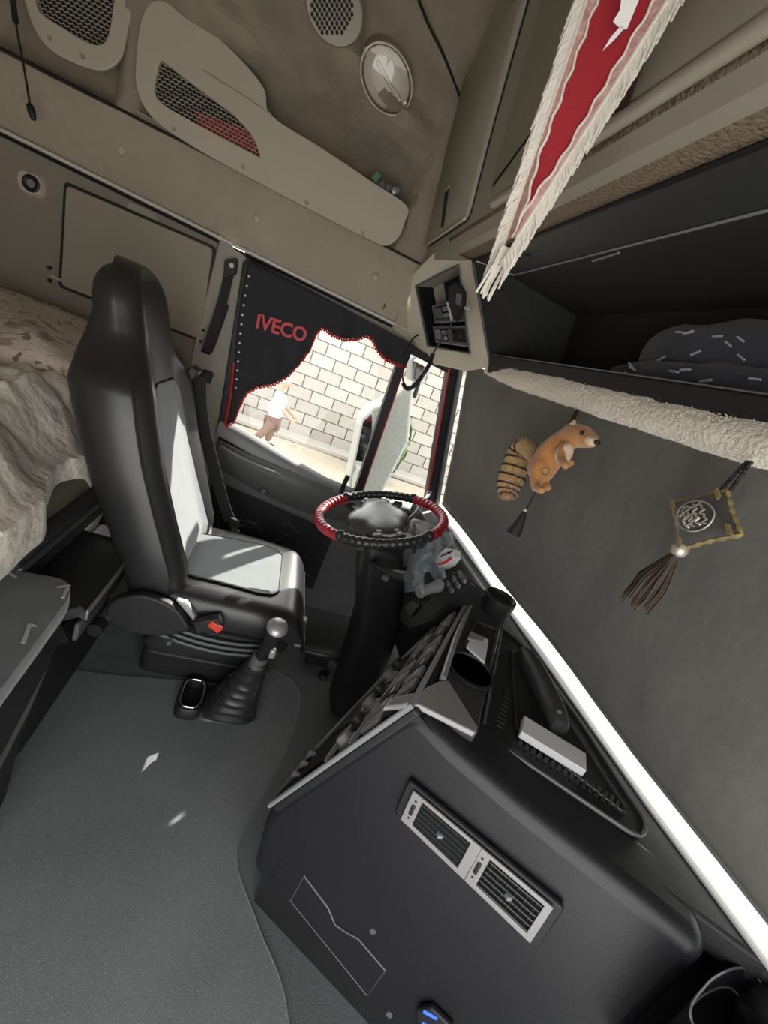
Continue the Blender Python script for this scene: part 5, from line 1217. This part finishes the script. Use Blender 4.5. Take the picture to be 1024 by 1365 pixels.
obj('embroidered_ring', MB().tube([cpt(.5 + .33 * math.cos(a), .5 + .33 * math.sin(a), 1, .001) for a in [2 * math.pi * i / 40 for i in range(40)]], .0014, 5, True), 'silver_thread', oc_)
for k in range(4):
    v0 = .33 + .11 * k; pts = [cpt(.26 + .48 * i / 40, v0 + .05 * math.sin(i * .55 + k * 2) * math.cos(i * .17 + k), 1, .0015) for i in range(41)]
    obj('script_stitch', MB().tube(pts, .0015, 5), 'silver_thread', oc_, smooth=True)
for k in range(7):
    u0, v0 = .3 + .06 * k, .38 + .04 * ((k * 3) % 7); obj('script_stroke', MB().tube([cpt(u0, v0, 1, .0015), cpt(u0 + .02, v0 + .10, 1, .0015), cpt(u0 + .05, v0 + .12, 1, .0015)], .0014, 5), 'silver_thread', oc_)
k0 = pp_(906, 733)
obj('bead_cap', MB().lathe([(.004, -.012), (.011, -.008), (.013, 0), (.010, .010), (.004, .013)], k0, (0, 0, 1), 14), 'silver_thread', oc_, smooth=True)
ts = MB()
for i in range(46):
    a = random.uniform(0, 6.28); r = random.uniform(0, .026) ; L = random.uniform(.85, 1.03)
    e_ = pp_(845, 808) + V((r * math.cos(a), r * math.sin(a) * 1.2, 0)); s_ = k0 + V((r * .25 * math.cos(a), r * .25 * math.sin(a), -.008))
    mid = s_.lerp(e_, .5) + V((r * .4 * math.cos(a), r * .4 * math.sin(a), 0)); e2 = s_.lerp(e_, L)
    ts.tube([s_, s_.lerp(mid, .6), mid, mid.lerp(e2, .5) + V((random.uniform(-.003, .003), random.uniform(-.003, .003), 0)), e2], .0019, 5)
to_ = obj('tassel', ts, 'brown_thread', oc_, smooth=True); to_['kind'] = 'stuff'

# ------------------------------------------------------------------ pennant
KS = .78
tip = CAM + (V((.25, .7494, 1.4876)) - CAM) * KS
PE = V((math.cos(math.radians(-20)), math.sin(math.radians(-20)), 0)); PN = V((-PE.y, PE.x, 0))
if PN.dot(CAM - tip) < 0: PN = -PN
PH = .50
def pen(u, h, d=0):        # u -1..1 across, h height above the tip
    c = .040 * h; hw = .1725 * h * .80
    w_ = .010 * math.sin(h * 16 + u * 1.2) + .006 * u * math.sin(h * 9)
    return tip + V((0, 0, h)) + PE * (c + u * hw) + PN * (w_ + d)
pn = thing('pennant', 'red pennant with lace border, white motif and cream fringe hanging from the cabinet', 'pennant', tip)
h0 = .075
obj('field', MB().grid(lambda u, v: pen(lerp(-1, 1, u), lerp(h0, PH, v)), 16, 50), 'flag_red', pn, smooth=True, solid=.0015)
for sgn in (-1, 1):
    def band(u, v, s=sgn):
        h = lerp(h0 - .035, PH, v); wd = .30 + .7 * sstep(.13, .05, h) if h > .05 else 1.0; return pen(s * lerp(1.0, max(0, 1 - min(1, wd)), u), h, .0022)
    obj('lace_border', MB().grid(band, 4, 60), 'flag_lace', pn, smooth=True, solid=.001)
    obj('lace_cord', MB().tube([band(1, v / 60) + PN * (.001 + .0006 * math.sin(v * 2)) + PE * .0014 * math.sin(v * 1.5) for v in range(61)], .0017, 5), 'fringe', pn, smooth=True)
    obj('edge_cord', MB().tube([band(0, v / 60) for v in range(61)], .0022, 5), 'fringe', pn, smooth=True)
    fm_ = MB()
    for i in range(240):
        h = lerp(.0, PH, (i + random.random()) / 240); b = pen(sgn, h + .012, .0015); L = random.uniform(.022, .034)
        d = (PE * sgn * .42 + V((0, 0, -1)) + PN * random.uniform(-.15, .25)).normalized()
        p1 = b + d * L * .5 + PE * sgn * .003; p2 = b + (d + V((0, 0, -.35))).normalized() * L
        fm_.tube([b, p1, p2], [.0016, .0019, .0012], 5)
    fo = obj('fringe', fm_, 'fringe', pn, smooth=True); fo['kind'] = 'stuff'
for i in range(9):
    b = pen(0, .03) + PE * random.uniform(-.006, .006); obj('tip_strand', MB().tube([b, b + V((0, 0, -.02)) + PE * random.uniform(-.004, .004), b + V((0, 0, -random.uniform(.045, .062))) + PE * random.uniform(-.010, .004)], .0018, 5), 'fringe', pn, smooth=True)
# white motif: end of an emblem with a narrow ray pointing down
def mpx(px, py): return atp(px, py, tip + PN * .012, PN)
obj('white_motif', MB().prism([mpx(a, b) for a, b in ((832, -30), (866, -40), (850, 4), (836, 38), (829, 40), (817, 29), (826, 14))], PN * .0008), 'white_cloth', pn)
obj('white_ray', MB().prism([mpx(a, b) for a, b in ((828, 34), (832, 38), (818, 54), (803, 68), (814, 50))], PN * .0008), 'white_cloth', pn)
obj('hanging_rod', MB().tube([pen(-1.1, PH), pen(1.1, PH)], .005, 8), 'gold_thread', pn, smooth=True)
obj('hanging_cord', MB().tube([pen(-1, PH), pen(0, PH) + V((0, 0, .10)), pen(1, PH)], .0025, 6), 'fringe', pn, smooth=True)
obj('hanging_loop', MB().tube([pen(0, PH) + V((0, 0, .10)), V((pen(0, PH).x, pen(0, PH).y, 2.318))], .002, 6), 'fringe', pn, smooth=True)

# ================================================================== OUTSIDE
GZ = -1.25
def yard(u, v):
    x = lerp(-16, 26, u); y = lerp(2.6, 40, v ** 1.5); return V((x, y, GZ + .06 * nz((x * .5, y * .5, 0)) + .02 * nz((x * 2, y * 2, 3))))
gr = struct('ground', MB().grid(yard, 60, 40), 'earth', label='bright dusty earth yard outside the side window', cat='ground', smooth=True)
wl = sroot('wall_yard', 'long pale concrete block wall across the yard', 'wall', (3, 11.4, GZ))
obj('wall_core', MB().box((3, 11.55, GZ + 1.55), (22, .20, 3.1)), 'mortar', wl)
bmesh_cache = {}
bw, bh = .58, .30; nb_ = 0
bm_ = MB().box((0, 0, 0), (bw - .03, .10, bh - .025))
me_b = []
for mt_n in ('stone', 'stone_b'):
    me = bpy.data.meshes.new('block'); me.from_pydata([tuple(p) for p in bm_.v], [], bm_.f); me.materials.append(MAT[mt_n]); me_b.append(me)
for r_ in range(10):
    for k in range(28):
        x = -5.2 + bw * k + (bw / 2 if r_ & 1 else 0)
        o = bpy.data.objects.new('block', random.choice(me_b)); COL.objects.link(o); o.parent = wl
        o.location = (x - 3, 11.43 - 11.4 + random.uniform(-.01, .01), .17 + r_ * bh)
obj('coping', MB().box((3, 11.52, GZ + 3.16), (22, .36, .12)), 'stone_b', wl, bevel=.02)
ct = MB().prism([V((-8, 10.6, GZ + .02)), V((14, 10.2, GZ + .02)), V((14, 10.9, GZ + .02)), V((-8, 11.2, GZ + .02))], (0, 0, .12))
tag(obj('kerb', ct, 'stone', bevel=.03), 'low pale stone kerb at the foot of the yard wall', 'kerb')
# green bush by the wall
for i, (px, py, r, lb) in enumerate(((505, 512, .75, 'rounded green bush against the yard wall'),)):
    c = at(px, py, 1, 10.6)
    bs = MB()
    for k in range(700):
        d = V((random.gauss(0, 1), random.gauss(0, 1), random.gauss(0, 1))).normalized(); b = V((c.x + .4, 9.7, GZ + .9)) + V((d.x * r * .8, d.y * r * .6, d.z * 1.0)); s = d.cross(V((random.random(), random.random(), random.random()))).normalized() * .10; t_ = d.cross(s).normalized() * .05
        bs.add([b - s, b + t_, b + s, b - t_], [(0, 1, 2, 3)])
    bs.ell((c.x + .4, 9.7, GZ + .85), (r * .75, r * .55, .92), None, 14, 10)
    tag(obj('bush', bs, 'foliage'), lb, 'bush')

# person in a white shirt bending over in the yard
PYY = 9.3
def pq_(px, py, dy=0): return at(px, py, 1, PYY + dy)
per = thing('person', 'person in white shirt and brown trousers bending forward in the yard', 'person', (pq_(355, 590).x, PYY, GZ))
fs = GZ + .05
hipc = pq_(366, 560); 
J = {'hip': hipc, 'chest': pq_(369, 532), 'neck': pq_(375, 518), 'head': pq_(379, 510)}
def skin_body(name, joints, edges, mt, par):
    off = root_of(par).location; me = bpy.data.meshes.new(name); ks = list(joints); idx = {k: i for i, k in enumerate(ks)}
    me.from_pydata([tuple(joints[k][0] - off) for k in ks], [(idx[a], idx[b]) for a, b in edges], []); o = bpy.data.objects.new(name, me); COL.objects.link(o); o.parent = par
    me.materials.append(MAT[mt]); md = o.modifiers.new('skin', 'SKIN'); md.use_smooth_shade = True
    for i, k in enumerate(ks): r = joints[k][1]; me.skin_vertices[0].data[i].radius = (r, r)
    me.skin_vertices[0].data[0].use_root = True
    md = o.modifiers.new('sub', 'SUBSURF'); md.levels = 2; md.render_levels = 2; return o
hx_, hz_ = hipc.x, hipc.z
knee1, knee2 = pq_(352, 575, -.1), pq_(359, 580, .12)
foot1 = V((pq_(338, 588).x, PYY - .1, fs)); foot2 = V((pq_(354, 596).x, PYY + .12, fs))
skin_body('trousers', {'pel': (hipc, .16), 'h1': (hipc + V((-.03, -.10, -.05)), .12), 'k1': (knee1, .085), 'f1': (foot1 + V((0, 0, .06)), .07), 'h2': (hipc + V((-.01, .10, -.05)), .12), 'k2': (knee2, .085), 'f2': (foot2 + V((0, 0, .06)), .07)}, [('pel', 'h1'), ('h1', 'k1'), ('k1', 'f1'), ('pel', 'h2'), ('h2', 'k2'), ('k2', 'f2')], 'trousers', per)
sh1, sh2 = J['chest'] + V((.03, -.20, .10)), J['chest'] + V((.03, .20, .10))
skin_body('shirt', {'hip': (hipc + V((0, 0, .02)), .17), 'ch': (J['chest'], .19), 'nk': (J['neck'] + V((0, 0, -.04)), .085), 's1': (sh1, .09), 'e1': (sh1 + V((.16, -.05, -.22)), .065), 's2': (sh2, .09), 'e2': (sh2 + V((.18, .04, -.20)), .065)}, [('hip', 'ch'), ('ch', 'nk'), ('ch', 's1'), ('s1', 'e1'), ('ch', 's2'), ('s2', 'e2')], 'shirt', per)
for e_ in (sh1 + V((.16, -.05, -.22)), sh2 + V((.18, .04, -.20))):
    hnd = MB().tube([e_, e_ + V((.13, 0, -.10)), e_ + V((.20, 0, -.14))], [.05, .038, .030], 8)
    hnd.ell(e_ + V((.24, 0, -.17)), (.05, .035, .045), None, 10, 8)
    for k in range(5): hnd.tube([e_ + V((.25, -.03 + .015 * k, -.18)), e_ + V((.30, -.03 + .015 * k, -.20)), e_ + V((.31, -.03 + .015 * k, -.23))], [.010, .009, .007], 5)
    obj('forearm', hnd, 'skin', per, smooth=True)
hd_ = MB().ell(J['head'] + V((.03, 0, .02)), (.10, .085, .12), None, 16, 12); hd_.tube([J['neck'] + V((0, 0, -.05)), J['head']], [.06, .055], 10)
hd_.ell(J['head'] + V((.13, 0, 0)), (.02, .015, .02), None, 8, 6)
obj('head', hd_, 'skin', per, smooth=True)
obj('headscarf', MB().ell(J['head'] + V((.005, 0, .06)), (.115, .10, .10), None, 16, 10), 'shirt', per, smooth=True)
for f in (foot1, foot2): obj('shoe', MB().ell(f + V((.05, 0, .0)), (.13, .05, .045), None, 14, 8, .8), 'hair', per, smooth=True)

# exterior mirror outside the quarter window
MX0, MYY = .70, 2.28
em = thing('exterior_mirror', 'tall grey exterior mirror housing outside the quarter window', 'mirror', (.82, MYY, .6))
mq = [at(a, b, 1, MYY) for a, b in ((483, 560), (497, 545), (512, 540), (545, 512), (552, 520), (545, 590), (512, 655), (500, 690), (465, 690), (466, 640))]
obj('housing', MB().prism(mq, (0, .24, 0)), 'ext_grey', em, bevel=.02, seg=3)
gq = [at(a, b, 1, MYY - .004) for a, b in ((484, 563), (496, 550), (496, 575), (478, 660), (468, 660), (469, 640))]
obj('mirror_glass', MB().prism(gq, (0, -.003, 0)), 'mirror_face', em)
obj('mirror_arm', MB().tube([V((.84, MYY + .05, .50)), V((.84, 2.15, .45)), V((.85, 2.06, .42))], .022, 10), 'black_plastic', em, smooth=True)
wm = thing('wide_angle_mirror', 'small round-topped wide angle mirror above the tall exterior mirror', 'mirror', at(560, 500, 1, MYY))
wq2 = [at(a, b, 1, MYY) for a, b in ((548, 478), (556, 472), (567, 474), (575, 486), (573, 500), (560, 512), (548, 508))]
obj('housing', MB().prism(wq2, (0, .14, 0)), 'mid_grey', wm, bevel=.015, seg=3)
obj('mirror_glass', MB().prism([sum(wq2, V()) / 7 + (p - sum(wq2, V()) / 7) * .8 + V((0, -.004, 0)) for p in wq2], (0, -.002, 0)), 'mirror_face', wm)
obj('mirror_arm', MB().tube([at(560, 505, 1, MYY + .06), at(552, 530, 1, MYY + .06)], .012, 8), 'black_plastic', wm, smooth=True)
